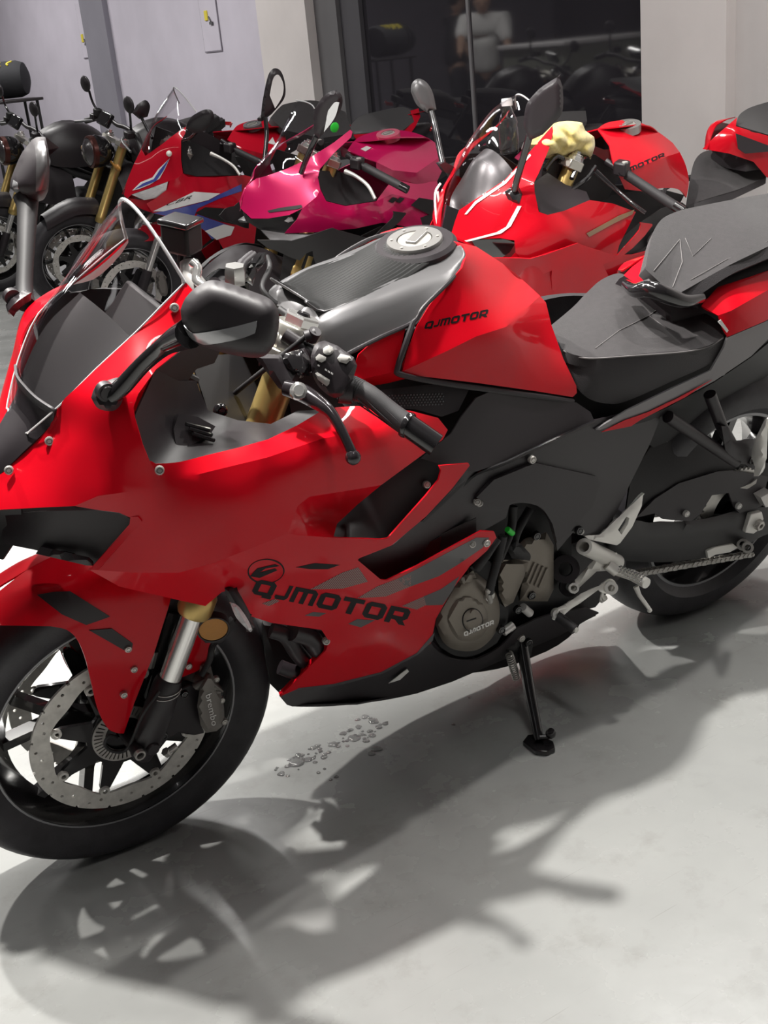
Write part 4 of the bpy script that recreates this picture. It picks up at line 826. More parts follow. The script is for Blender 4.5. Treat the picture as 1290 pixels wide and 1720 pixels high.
loft('tail_light', [[(-.34, .05, .865), (-.37, 0, .862), (-.34, -.05, .865)], [(-.35, .05, .885), (-.385, 0, .885), (-.35, -.05, .885)]], mat('tail_light_lens', (.35, .01, .015), .2, 0, .6), ROOT, 3, 2, .01)
MB().tube([(-.30, 0, .85), (-.38, 0, .76), (-.44, 0, .62)], [.02, .018, .014], 10, 3).build('plate_stay', BLKM, ROOT)
# ---- rear wheel
RC = Vector((0, 0, .318)); I3 = Matrix.Identity(3)
xf(tyre_mb(.318, .178, .213), I3, RC).build('rear_tyre', RUB, ROOT)
rr_ = xf(rim_mb(.214, .14), I3, RC).build('rear_rim', BLKG, ROOT)
xf(MB().lathe([(.2135, .0705), (.2195, .0705), (.2195, .0712), (.2135, .0712)], n=72), I3, RC).build('rim_pinstripe', PIN, rr_)
xf(spokes_mb(.2, .03, 5, .02, .03, .2, .02), I3, RC).build('rear_spokes', BLKG, ROOT)
xf(MB().lathe([(.014, -.09), (.045, -.09), (.045, .09), (.014, .09)], n=32), I3, RC).build('rear_hub', BLKG, ROOT)
teeth = []
for k in range(43 * 4):
    a = 2 * PI * k / (43 * 4); q = .103 if k % 4 < 2 else .097; teeth.append((q * math.cos(a), q * math.sin(a)))
xf(MB().slab(teeth, [circle(.06, 40)] , lambda q, yy: (q[0], yy, q[1]), .098, .104), I3, RC).build('rear_sprocket', STEEL, ROOT)
disc_parts(ROOT, I3, RC, -.09, .12, .09, -1, 5, hole=False)
# ---- swingarm, chain, guards
AXP = A.P(1267, 878, .125)
panel(A, 'swingarm', [([(1030, 868), (1060, 872, 1), (1090, 878), (1180, 872, 1), (1250, 855, 1), (1320, 850), (1320, 890), (1282, 900, 1), (1250, 918, 1), (1200, 934, 1), (1120, 944, 1), (1044, 942), (1020, 920)], .122)], mat('swingarm_grey', (.030, .029, .030), .4, .3), ROOT, thick=.035, step=14, bulge=(.010, 22), mirror=True)
plate(A, 'chain_adjuster', [(1252, 895), (1262, 864), (1280, 860), (1283, 872), (1276, 890), (1266, 897)], .142, .130, ALU, ROOT, bevel=.002)
m = MB(); m.lathe([(.006, .012), (.012, .012), (.013, .009), (.013, 0), (.006, 0)], A.P(1272, 880, .142), n=6); m.build('axle_nut', STEEL, ROOT)
plate(A, 'axle_block', [(1278, 836), (1296, 826), (1300, 850), (1286, 852)], .142, .12, ALUP, ROOT)
m = MB(); m.pipe(A.P(1254, 918, .135), A.P(1256, 920, .165), .013, .007, 20); m.build('stand_spool', STEEL, ROOT)
m = MB(); m.pipe(A.P(1247, 914, .130), A.P(1248, 915, .14), .014, .008, 20); m.build('spool_mount', STEEL, ROOT)
plate(A, 'chain_guide', [(1188, 926), (1200, 920), (1232, 914), (1240, 920), (1226, 928), (1202, 932), (1190, 938)], .136, .128, ALU, ROOT, bevel=.001)
lk = MB(); pa, pb = A.P(1052, 966, .112), A.P(1262, 930, .112); N = 26
for k in range(N):
    q = pa.lerp(pb, (k + .5) / N); t = (pb - pa).normalized(); Rl = Vector((1, 0, 0)).rotation_difference(t).to_matrix()
    for s in (-1, 1): lk.box(q + Vector((0, s * .005, 0)), .0135, .002, .013 if k % 2 else .011, Rl)
    lk.cyl(q + t * .007 + Vector((0, -.008, 0)), q + t * .007 + Vector((0, .008, 0)), .0042, 8)
lk.build('drive_chain', STEEL, ROOT)['kind'] = 'stuff'
panel(A, 'chain_guard', [([(1068, 870), (1100, 838), (1140, 812), (1205, 792), (1230, 790), (1290, 800), (1280, 850), (1242, 862), (1232, 850), (1224, 828), (1196, 832), (1176, 864), (1160, 876), (1114, 872), (1100, 862)], [(1068, 870, .128), (1140, 812, .115), (1230, 790, .11), (1290, 800, .11), (1242, 862, .13), (1160, 876, .132)])], BLKM, ROOT, thick=.004)
panel(A, 'rear_hugger', [([(1060, 800), (1100, 740), (1130, 715), (1190, 745), (1240, 770), (1300, 780), (1300, 810), (1200, 800), (1140, 815), (1090, 850), (1050, 870)], [(1060, 800, .10), (1130, 715, .06), (1240, 770, .09), (1300, 780, .095), (1300, 810, .1), (1140, 815, .112), (1050, 870, .115)])], BLKD, ROOT, thick=.004)
for u, v, y in ((1153, 863, .135), (1241, 850, .133)): bolt(A, u, v, y, .0075, ROOT, ALUP)
plate(A, 'caliper_window', [(1237, 822), (1262, 812), (1272, 804), (1270, 812), (1258, 820), (1240, 827)], .118, .115, mat('rim_light_metal', (.42, .40, .37), .4, .3), ROOT)
plate(A, 'shock_link', [(1088, 790), (1128, 720), (1136, 724), (1116, 748), (1096, 786)], .075, .06, ALUP, ROOT)
m = MB(); m.tube([A.P(1140, 700, .04), A.P(1085, 800, .04), A.P(1060, 850, .04)], .028, 14); m.build('rear_shock', BLKD, ROOT)
# ---- passenger peg bracket
for a, b in (((1122, 700, .155), (1236, 776, .165)), ((1192, 662, .148), (1212, 716, .155)), ((1212, 716, .15), (1236, 760, .165))):
    MB().tube([A.P(*a), A.P(*b)], .0125, 14).build('peg_stay', BLK, ROOT)
panel(A, 'peg_bracket', [([(1212, 716), (1222, 716), (1236, 740), (1266, 738), (1272, 748), (1268, 790), (1252, 780), (1234, 778), (1220, 766)], .172)], BLK, ROOT, thick=.02, step=10, bulge=(.005, 8))
panel(A, 'passenger_peg', [([(1262, 768), (1266, 742), (1276, 722, 1), (1284, 706, 1), (1288, 704), (1290, 716), (1288, 770), (1274, 800), (1266, 800), (1268, 784)], [(1262, 768, .18), (1288, 704, .22), (1270, 798, .19)])], ALU, ROOT, thick=.016, step=8, bulge=(.006, 6))
bolt(A, 1262, 774, .178, .008, ROOT, BLKG)
# ---- handlebar, levers, switchgear (left), right side simplified behind the mirror
TC = forkpt(.705, 0); Rk = Matrix.Rotation(math.radians(-24), 3, 'Y')
tcl = MB(); ol = [(.03, -.13), (.045, -.10), (.03, -.06), (.035, 0), (.03, .06), (.045, .10), (.03, .13), (-.02, .135), (-.04, .11), (-.035, .05), (-.07, .03), (-.07, -.03), (-.035, -.05), (-.04, -.11), (-.02, -.135)]
TCM = mat('triple_clamp_silver', (.55, .53, .48), .3, .9)
tcl.slab(ol, (), lambda q, yy: tuple(TC + ST @ (Rk @ Vector((q[0], q[1], yy)))), -.014, .014); tcl.build('triple_clamp', TCM, ROOT, bevel=.003)
for s in (1, -1):
    b = forkpt(.715, s * FY); q = ST @ AX
    Rz_ = Vector((0, 0, 1)).rotation_difference(q).to_matrix()
    m = MB(); m.lathe([(.0001, .034), (.012, .034), (.012, .026), (.019, .026), (.0215, .024), (.0215, .018), (.026, .016), (.030, .006), (.030, -.02), (.0001, -.02)], b, axis='z', n=8, R=Rz_, close=False); m.build('fork_cap', CHR, ROOT, angle=20)
    m = MB(); m.lathe([(.028, -.03), (.034, -.03), (.034, -.005), (.028, -.005)], b, axis='z', n=24, R=Rz_); m.build('fork_clamp', TCM, ROOT)
m = MB(); m.lathe([(.0001, .03), (.016, .03), (.018, .02), (.018, 0), (.0001, 0)], TC + Rk @ Vector((-.0, 0, .012)), axis='z', n=6, R=Rk, close=False); m.build('stem_nut', CHR, ROOT)
fq = A.P(500, 556, .10); Rz_ = Vector((0, 0, 1)).rotation_difference(ST @ AX).to_matrix()
MB().lathe([(.0001, .010), (.034, .010), (.037, .006), (.037, -.012), (.0001, -.012)], fq, axis='z', n=32, R=Rz_, close=False).build('fork_top_collar', TCM, ROOT)
MB().lathe([(.012, .026), (.027, .026), (.029, .023), (.029, .010), (.012, .010)], fq, axis='z', n=6, R=Rz_).build('fork_preload_hex', CHR, ROOT, angle=20)
MB().lathe([(.0001, .030), (.009, .030), (.011, .026), (.011, .016), (.0001, .016)], fq, axis='z', n=16, R=Rz_, close=False).build('fork_adjuster', BLKG, ROOT)
MB().cyl(A.P(455, 562, .085), A.P(506, 592, .128), .0195, 18).build('clip_on_ring', TCM, ROOT)
# left clip-on
B0, B1 = A.P(440, 590, .15), A.P(735, 740, .35)
bar = [A.P(500, 575, .135), A.P(560, 632, .19), A.P(610, 655, .235), A.P(668, 700, .285), A.P(700, 722, .315)]
m = MB(); m.tube([A.P(478, 562, .118), A.P(520, 590, .15), A.P(560, 625, .188), A.P(600, 652, .225)], .0115, 14, 2); m.build('handlebar_tube', BLK, ROOT)
m = MB(); m.cyl(A.P(468, 575, .10), A.P(512, 590, .125), .022, 16); m.build('clip_on_clamp', TCM, ROOT)
m = MB()
g = [A.P(588, 648, .215), A.P(620, 664, .243), A.P(655, 692, .274), A.P(684, 714, .300)]
m.tube(g, [.0165, .0158, .0158, .017], 20, 3); gp = m.build('grip', RUBG, ROOT)
ribs = MB(); d = (g[1] - g[0]).normalized()
for k in range(5):
    c = g[0] + d * (.004 + k * .0035); ribs.tube([c - d * .0008, c + d * .0008], .0172, 18)
ribs.build('grip_ribs', RUBG, gp)
for k in range(9):
    t = k / 9; a = 2 * PI * k / 9; mid = [g[0].lerp(g[-1], q) for q in (.22, .5, .95)]
    u1 = d.orthogonal().normalized(); w1 = d.cross(u1)
    MB().tube([p + (u1 * math.cos(a + i * .5) + w1 * math.sin(a + i * .5)) * .0158 for i, p in enumerate(mid)], .0011, 5, 3).build('grip_rib', RUBG, gp)
m = MB(); e0, e1 = g[-1], A.P(733, 748, .338); m.tube([e0 - d * .004, e0, e0 + d * .004], [.0195, .0205, .0195], 20); m.tube([e0, e1], [.0175, .0175], 20); m.build('bar_end_weight', BLKG, ROOT)
# switchgear
sw_o = [(522, 598), (530, 578, 1), (545, 572), (566, 580), (594, 600), (600, 614), (592, 640), (580, 662), (560, 668, 1), (536, 650, 1), (524, 626, 1)]
swf = tps([(522, 598, .195), (545, 572, .18), (596, 604, .22), (582, 662, .235), (536, 650, .21)])
sw = panel(A, 'switch_housing', [(sw_o, swf)], BLK, ROOT, thick=.034, step=7, bulge=(.010, 9))
BTN = mat('switch_button_grey', (.33, .32, .30), .5)
def button(ol, name='switch_button', lift=.013):
    o = panel(A, name, [(ol, swf)], BTN, sw, thick=.006, step=5, lift=lift, bulge=(.002, 3)); return o
button([(543, 585), (549, 581, 1), (556, 582, 1), (560, 588, 1), (557, 594, 1), (549, 596, 1), (543, 592, 1)]); button([(530, 600), (536, 594), (548, 600), (547, 605), (540, 609), (531, 605)])
button([(566, 602), (572, 594), (588, 598), (590, 603), (582, 611), (570, 608)]); button([(529, 627), (533, 625), (554, 638), (553, 645), (549, 649), (534, 638)])
for u, v, w_, h_ in ((551, 579, 8, 1.2), (534, 612, 3, 3), (546, 619, 3.4, 3.4), (551, 622, 3.4, 3.4), (556, 625, 3.4, 3.4)): panel(A, 'switch_symbol', [([(u, v), (u + w_, v + w_ * .55), (u + w_ - .4, v + w_ * .55 + h_ * .8), (u - .4, v + h_ * .8)], swf, [[(u + w_ * .3, v + w_ * .2 + h_ * .25), (u + w_ * .7, v + w_ * .42 + h_ * .25), (u + w_ * .65, v + w_ * .42 + h_ * .55), (u + w_ * .25, v + w_ * .2 + h_ * .55)]])], PRINTW, sw, thick=.0003, step=4, lift=.0135)
m = MB(); m.tube([A.P(570, 650, .21), A.P(592, 652, .22)], [.024, .024], 18); m.build('switch_collar', BLK, ROOT)
# clutch perch, lever
panel(A, 'lever_perch', [([(428, 598), (440, 594), (470, 596), (512, 584), (520, 600), (500, 640), (482, 660), (468, 652)], [(428, 598, .165), (470, 596, .165), (512, 584, .16), (500, 640, .195), (470, 654, .19)])], BLK, ROOT, thick=.022, step=8, bulge=(.007, 8))
panel(A, 'perch_clamp', [([(472, 596), (506, 586), (522, 604), (520, 632), (500, 630), (482, 618)], [(472, 596, .17), (506, 586, .165), (520, 632, .195)])], BLKG, ROOT, thick=.02, step=7, bulge=(.009, 8), lift=.004)
m = MB(); m.tube([A.P(512, 566, .15), A.P(530, 561, .155)], [.009, .010], 14); m.cyl(A.P(522, 570, .15), A.P(530, 556, .158), .0095, 16); m.build('adjuster_barrel', BLKM, ROOT)
lvo = [(470, 656), (484, 640), (500, 640, 1), (516, 650, 1), (548, 682, 1), (562, 702, 1), (574, 724, 1), (584, 745, 1), (590, 756), (597, 753), (592, 738, 1), (578, 708, 1), (566, 690, 1), (556, 676, 1)]
m = MB(); m.tube([A.P(480, 652, .20), A.P(508, 660, .225), A.P(540, 680, .262), A.P(556, 694, .28), A.P(572, 720, .30), A.P(584, 744, .315), A.P(592, 762, .325)], [.012, .0135, .011, .0085, .0075, .007, .0075], 14, 4)
m.sphere(A.P(593, 768, .328), .0115); m.build('clutch_lever', mat('lever_black_gloss', (.03, .025, .028), .18, .4, .5), ROOT)
m = MB(); m.lathe([(.0001, .010), (.0075, .010), (.0085, .006), (.0125, .005), (.0125, -.006), (.0001, -.006)], A.P(501, 657, .232), n=18, R=Vector((0, 1, 0)).rotation_difference(Vector((.3, .75, .6)).normalized()).to_matrix(), close=False); m.build('lever_pivot_bolt', CHR, ROOT)
tubep(A, 'clutch_cable', [(520, 560, .15), (470, 600, .13), (420, 640, .1), (395, 660, .06)], .004, BLKD, ROOT)
# right clip-on, master cylinder, brake lever seen behind the screen
def flip(p): return Vector((p.x, -p.y, p.z))
m = MB(); m.tube([flip(q) for q in g], .016, 16, 2); m.build('grip', RUBG, ROOT)
m = MB(); m.tube([flip(A.P(*q)) for q in ((478, 562, .118), (560, 625, .188), (600, 652, .225))], .0115, 12); m.build('handlebar_tube', BLK, ROOT)
m = MB(); m.tube([flip(e0), flip(e1)], .0175, 16); m.build('bar_end_weight', BLKG, ROOT)
rq = A.P(305, 398, -.20)
m = MB(); m.box(rq, .045, .055, .05, Matrix.Rotation(.5, 3, 'Z')); ro = m.build('brake_fluid_reservoir', BLKD, ROOT, bevel=.006)
m = MB(); m.box(rq + Vector((0, 0, .027)), .05, .06, .01, Matrix.Rotation(.5, 3, 'Z')); m.build('reservoir_lid', BLKG, ro, bevel=.003)
m = MB(); m.tube([rq - Vector((0, 0, .02)), rq - Vector((.0, .0, .06)), flip(A.P(520, 590, .15))], .007, 8, 2); m.build('reservoir_arm', BLKD, ROOT)
m = MB(); m.tube([A.P(318, 440, -.19), A.P(322, 470, -.17), A.P(340, 490, -.14)], [.016, .018, .016], 14); m.build('master_cylinder', ALUP, ROOT)
m = MB(); m.tube([A.P(322, 440, -.16), A.P(332, 450, -.15), A.P(330, 470, -.14), A.P(345, 482, -.12)], .008, 10, 3); m.build('brake_line_banjo', CHR, ROOT)
panel(A, 'brake_lever_guard', [([(410, 470), (418, 440), (434, 424), (448, 424), (446, 440), (430, 460), (424, 480)], -.12)], BLKG, ROOT, thick=.02, step=8, bulge=(.01, 10))
tubep(A, 'throttle_cable', [(448, 430, -.14), (453, 450, -.12), (440, 480, -.08), (452, 500, -.06), (478, 520, -.04)], .0045, BLKD, ROOT)
m = MB(); m.tube([A.P(400, 458, -.10), A.P(408, 444, -.12), A.P(425, 430, -.14)], .010, 10); m.build('switch_body_right', BLK, ROOT)
m = MB(); m.lathe([(.0001, .02), (.016, .02), (.018, .012), (.018, -.01), (.0001, -.01)], A.P(395, 466, -.06), axis='z', n=6, close=False); m.build('steering_stem_cap', CHR, ROOT)
tubep(A, 'wiring', [(470, 520, .02), (490, 534, .05), (505, 548, .08), (495, 570, .1)], .006, BLKD, ROOT)
# ---- engine
ec = A.P(785, 1040, .185)
panel(A, 'engine_block', [([(730, 900), (800, 860), (900, 840), (960, 900), (960, 1020), (900, 1060), (800, 1105), (740, 1090), (720, 1040)], .135)], BLKD, ROOT, thick=.27, step=30)
ecf = tps([(735, 1040, .175), (785, 1090, .17), (840, 1040, .18), (800, 960, .18), (880, 940, .165)])
panel(A, 'clutch_cover_gasket', [([(727, 1052), (730, 1030, 1), (745, 1000, 1), (770, 970, 1), (795, 950, 1), (822, 942), (858, 980), (852, 1050), (835, 1080), (800, 1100, 1), (768, 1102, 1), (742, 1088, 1), (730, 1070, 1)], .165)], BLKD, ROOT, thick=.02)
cc1 = panel(A, 'clutch_cover', [([(732, 1050), (736, 1026, 1), (752, 996, 1), (778, 968, 1), (800, 962), (826, 985, 1), (838, 1012, 1), (838, 1045, 1), (826, 1072, 1), (800, 1092, 1), (766, 1092, 1), (744, 1078, 1)], .178)], BRONZE, ROOT, thick=.02, step=8, bulge=(.022, 26))
panel(A, 'clutch_cover_step', [([(786 + 36 * math.cos(t), 1040 + 40 * math.sin(t)) for t in [2 * PI * k / 30 for k in range(30)]], .196)], BRONZE, ROOT, thick=.012, step=7, bulge=(.010, 10))
panel(A, 'clutch_cover_cap', [([(794 + 16 * math.cos(t), 1042 + 19 * math.sin(t)) for t in [2 * PI * k / 24 for k in range(24)]], .208)], BRONZE, ROOT, thick=.008, step=6, bulge=(.005, 3))
panel(A, 'cap_ring', [([(794 + 17.5 * math.cos(t), 1042 + 20.5 * math.sin(t)) for t in [2 * PI * k / 30 for k in range(30)]], .2068, [[(794 + 15.8 * math.cos(t), 1042 + 18.6 * math.sin(t)) for t in [2 * PI * k / 30 for k in range(30)]]])], BLKD, ROOT, thick=.002, step=5)
panel(A, 'cap_slot', [([(784, 1043), (800, 1037.5), (800, 1039.5), (784, 1045)], .2137)], BLKD, ROOT, thick=.0005, step=5)
word(A, 'cover_lettering', 'QJMOTOR', PRINTW, ROOT, [(780, 1069), (830, 1048), (829, 1041), (779, 1062)], tps(.211), lift=.001, widths={'J': .62, 'M': 1.15}, gap=.12)
panel(A, 'cover_boss', [([(770, 975), (795, 958), (800, 970), (796, 982), (776, 986)], .19)], BRONZE, ROOT, thick=.015, step=6, bulge=(.008, 6))
panel(A, 'sprocket_cover', [([(862, 928), (880, 905), (918, 894), (930, 915), (930, 990), (920, 1010), (872, 1010), (880, 960), (866, 948)], .158)], BRONZE, ROOT, thick=.03, step=9, bulge=(.010, 9))
for k in range(4): tubep(A, 'cover_rib', [(898 + k * 7, 945 + k * 3, .170), (884 + k * 7, 978 + k * 3, .170)], .002, BRONZE, ROOT, 6, 1)
panel(A, 'water_pump_cover', [([(842, 945), (866, 938), (888, 944), (880, 970), (862, 1012), (848, 1020), (838, 1000), (836, 965)], .178)], BRONZE, ROOT, thick=.03, step=7, bulge=(.010, 8))
panel(A, 'pump_hose_cover', [([(850, 920), (868, 908), (890, 930, 1), (890, 942), (860, 938)], .19)], BLKD, ROOT, thick=.012, step=8, bulge=(.01, 8))
m = MB(); m.tube([A.P(823, 1010, .20), A.P(820, 992, .21), A.P(828, 980, .21)], .006, 10, 2); m.lathe([(.0001, .005), (.010, .005), (.011, 0), (.0001, 0)], A.P(821, 1000, .2), n=18, close=False); m.build('oil_filler_cap', STEEL, ROOT)
for pts in ([(845, 900, .2), (836, 940, .205), (826, 975, .21), (822, 995, .208)], [(862, 850, .17), (858, 890, .18), (838, 940, .2)], [(835, 905, .21), (815, 935, .215), (800, 955, .21)], [(890, 855, .16), (870, 890, .17), (862, 915, .175)]): tubep(A, 'engine_hose', pts, .0085, BLKD, ROOT, 10, 4)
m = MB(); m.cyl(A.P(852, 889, .195), A.P(861, 896, .195), .0055, 10); m.build('green_connector', GREEN, ROOT)
for u, v, y in ((901, 900, .168), (811, 900, .2), (893, 1000, .17), (842, 1058, .185), (870, 1024, .175)): bolt(A, u, v, y, .009, ROOT, BLKG)
for a_, b_ in (((878, 1020, .17), (890, 1030, .17)), ((845, 1062, .18), (862, 1050, .18))): MB().cyl(A.P(*a_), A.P(*b_), .0085).build('drain_fitting', ALUP, ROOT)
panel(A, 'pivot_cover', [([(930, 925), (1010, 895), (1060, 870), (1050, 960), (1000, 1020), (960, 1030), (930, 1000)], .115)], BLK, ROOT, thick=.05)
m = MB(); m.pipe(A.P(948, 955, .15), A.P(950, 956, .165), .028, .014, 24); m.build('swingarm_pivot', BLK, ROOT)
m = MB(); m.pipe(A.P(955, 985, .15), A.P(957, 986, .16), .02, .008, 20); m.build('frame_boss', BLK, ROOT)
# ---- radiator zone behind the front wheel
panel(A, 'radiator', [([(440, 1050), (560, 1062), (545, 1120), (470, 1160), (445, 1110)], .06)], BLKD, ROOT, thick=.12, step=20)
for i, pts in enumerate(([(455, 1058, .17), (480, 1068, .18), (498, 1095, .17), (520, 1120, .16)], [(490, 1060, .19), (520, 1070, .19), (534, 1090, .185)], [(470, 1120, .15), (492, 1128, .16), (515, 1130, .16)])): tubep(A, 'exhaust_header', pts, (.014, .017, .013)[i], BLK, ROOT, 12, 4)
panel(A, 'inner_fairing', [([(440, 1042), (470, 1130), (470, 1165), (455, 1150), (446, 1100)], .12)], BLKD, ROOT, thick=.004, mirror=True)
# ---- rearset
rs = panel(A, 'heel_plate', [([(982, 900), (1008, 898), (1076, 834, 1), (1080, 833), (1078, 850), (1062, 885), (1042, 912), (1036, 916), (988, 906)], [(982, 900, .178), (1078, 835, .175), (1036, 916, .19)], [[(1038, 890), (1052, 868), (1057, 870), (1055, 880), (1044, 898)]])], ALU, ROOT, thick=.008, step=8, bulge=(.003, 4))
m = MB(); p0, p1 = A.P(981, 918, .19), A.P(1036, 944, .15); m.pipe(p0, p1, .0165, .0105, 22); m.build('bracket_tube', ALU, ROOT)
panel(A, 'rearset_bracket', [([(998, 940), (1012, 928), (1036, 928), (1040, 950), (1030, 958), (1002, 960), (972, 988), (966, 998), (956, 994), (956, 984), (966, 974)], [(998, 940, .165), (1036, 928, .165), (1030, 958, .17), (956, 990, .17)])], ALU, ROOT, thick=.014, step=7, bulge=(.005, 6))
m = MB(); m.pipe(A.P(962, 988, .172), A.P(964, 988, .19), .0105, .006, 20); m.build('bracket_eye', ALU, ROOT)
pg = [A.P(1034, 958, .185), A.P(1062, 966, .215), A.P(1086, 980, .255)]
m = MB(); m.tube(pg, [.010, .0115, .011], 12); m.tube([A.P(1020, 948, .175), A.P(1036, 960, .19)], .012, 10); fp = m.build('foot_peg', ALU, ROOT)
sd = MB(); dd = (pg[2] - pg[0]).normalized(); uu = Vector((0, 0, 1)); uu = (uu - dd * uu.dot(dd)).normalized(); ww = dd.cross(uu)
for i in range(9):
    for j in range(5):
        a = (j - 2) * .55; c = pg[0].lerp(pg[2], .12 + i * .095); c = c + (uu * math.cos(a) + ww * math.sin(a)) * .0112
        sd.sphere(c, .0028, n=6)
sd.build('peg_studs', CHR, fp)
m = MB(); m.tube([A.P(1068, 985, .225), A.P(1074, 1000, .235), A.P(1090, 1022, .25)], [.006, .0045, .004], 10); m.sphere(A.P(1091, 1025, .25), .0055, n=8); m.build('peg_feeler', ALU, fp)
panel(A, 'gear_lever', [([(936, 1024), (950, 1015), (980, 995), (1010, 982), (1024, 972, 1), (1034, 978, 1), (1034, 990, 1), (1022, 998, 1), (1008, 994), (990, 1004), (960, 1022), (944, 1036)], [(936, 1024, .195), (1000, 985, .19), (1030, 985, .195)], [[(976, 1012), (1006, 990), (1008, 994), (978, 1013)]])], ALU, ROOT, thick=.009, step=6, bulge=(.002, 4))
m = MB(); m.pipe(A.P(1024, 986, .195), A.P(1027, 988, .21), .0135, .007, 20); m.build('lever_eye', ALU, ROOT)
m = MB(); m.pipe(A.P(934, 1030, .19), A.P(938, 1032, .205), .011, .006, 18); m.tube([A.P(930, 1040, .2), A.P(937, 1024, .2), A.P(950, 1020, .2)], .004, 8, 2); m.build('shift_joint', ALU, ROOT)
m = MB(); m.tube([A.P(938, 1036, .205), A.P(966, 1058, .245)], [.010, .0105], 14); sp = m.build('shift_peg', RUBG, ROOT)
m = MB(); m.cyl(A.P(965, 1057, .244), A.P(969, 1059.5, .25), .006, 8); m.build('shift_peg_tip', ALU, sp)
m = MB(); m.cyl(A.P(1010, 1008, .19), A.P(1016, 1004, .2), .006); m.tube([A.P(1010, 1008, .195), A.P(1012, 990, .19)], .004, 8); m.build('shift_rod_end', ALU, ROOT)
# ---- side stand: stands on the floor
foot = A.I @ Vector((.662, .278, .006)); top = A.P(876, 1080, .135)
m = MB(); m.tube([top, top.lerp(foot, .5), foot + Vector((0, 0, .012))], [.0125, .0115, .010], 14); ss = m.build('side_stand_leg', BLKG, ROOT)
panel(A, 'stand_bracket', [([(848, 1090), (868, 1074), (896, 1080), (892, 1102), (876, 1104), (854, 1100)], .137)], BLKD, ROOT, thick=.02, step=8, bulge=(.006, 6))
fm_ = A.M.inverted().to_3x3()
m = MB(); m.slab([(-.022, -.03), (.0, -.042), (.022, -.03), (.024, .012), (.01, .03), (-.012, .03), (-.024, .01)], (), lambda q, z: tuple(A.I @ Vector((.662 + q[0], .285 + q[1], z))), .001, .012); m.build('stand_foot', BLKG, ss, bevel=.002)
m = MB(); f2 = A.P(922, 1237, foot.y + .01); m.tube([foot + Vector((0, 0, .02)), f2], .005, 8); m.sphere(A.P(925, 1232, foot.y + .012), .011, n=10); m.build('stand_tang', BLKG, ss)
sp = MB(); q0, q1 = A.P(855, 1098, .15), A.P(868, 1140, .155); pts = []
d_ = (q1 - q0).normalized(); u_ = d_.orthogonal().normalized(); w_ = d_.cross(u_)
for k in range(13 * 10 + 1):
    a = 2 * PI * k / 10; pts.append(q0.lerp(q1, k / 130) + (u_ * math.cos(a) + w_ * math.sin(a)) * .0075)
sp.tube(pts, .0016, 5); sp.build('stand_spring', STEEL, ROOT)
bolt(A, 876, 1072, .15, .008, ROOT, STEEL); bolt(A, 888, 1079, .15, .009, ROOT, BLKG)
# ================================================================== the row of motorcycles behind
RUN = ['front_tyre', 'front_rim', 'front_spokes', 'front_hub', 'brake_disc', 'disc_carrier', 'fork_bottom', 'fork_inner_tube', 'fork_outer_tube', 'front_axle', 'brake_caliper', 'rear_tyre', 'rear_rim', 'rear_spokes', 'rear_hub', 'rear_sprocket', 'swingarm', 'drive_chain', 'triple_clamp', 'fork_cap', 'engine_block', 'frame_cover', 'rear_hugger', 'clutch_cover', 'sprocket_cover', 'side_stand_leg', 'heel_plate', 'rearset_bracket', 'foot_peg', 'tail_core', 'tail_light', 'plate_stay']
def base_name(o): return o.name.split('.')[0]
def copy_parts(names, root, swap=None, src=None):
    for o in list((src or ROOT).children):
        if base_name(o) in names:
            c = o.copy(); COL.objects.link(c); c.parent = root
            if swap and base_name(o) in swap:
                c.material_slots[0].link = 'OBJECT'; c.material_slots[0].material = swap[base_name(o)]
            for k in o.children:
                d = k.copy(); COL.objects.link(d); d.parent = c
def mirror_head(fr, root, ol, ctrl, m=None, stalk=None, glass=None, thick=.03, bulge=.018, r=.008):
    h = panel(fr, 'mirror_housing', [(ol, ctrl)], m or BLK, root, thick=thick, step=5, bulge=(bulge, 12))
    if glass: panel(fr, 'mirror_glass', [(glass, ctrl)], MIRG, h, thick=.001, step=5, lift=bulge + .003)
    if stalk: MB().tube([fr.P(*q) for q in stalk], r, 10, 4).build('mirror_stalk', BLKG, root)
    return h
def fuel_cap(fr, root, u, v, r=.045, m=None, tilt=.2):
    c = fr.P(u, v, 0); Rq = Vector((0, 0, 1)).rotation_difference(Vector((tilt, 0, 1)).normalized()).to_matrix()
    o = MB().lathe([(.6 * r, .008), (r, .006), (r, -.02), (.6 * r, -.02)], c, axis='z', n=32, R=Rq).build('fuel_cap', m or CAPM, root)
    MB().lathe([(.0001, .005), (.58 * r, .005), (.58 * r, -.02), (.0001, -.02)], c, axis='z', n=24, R=Rq, close=False).build('cap_disc', STEEL, o)
    MB().box(c + Rq @ Vector((0, 0, .008)), r * .8, r * .3, .006, Rq).build('cap_flap', CAPM, o, bevel=.001)
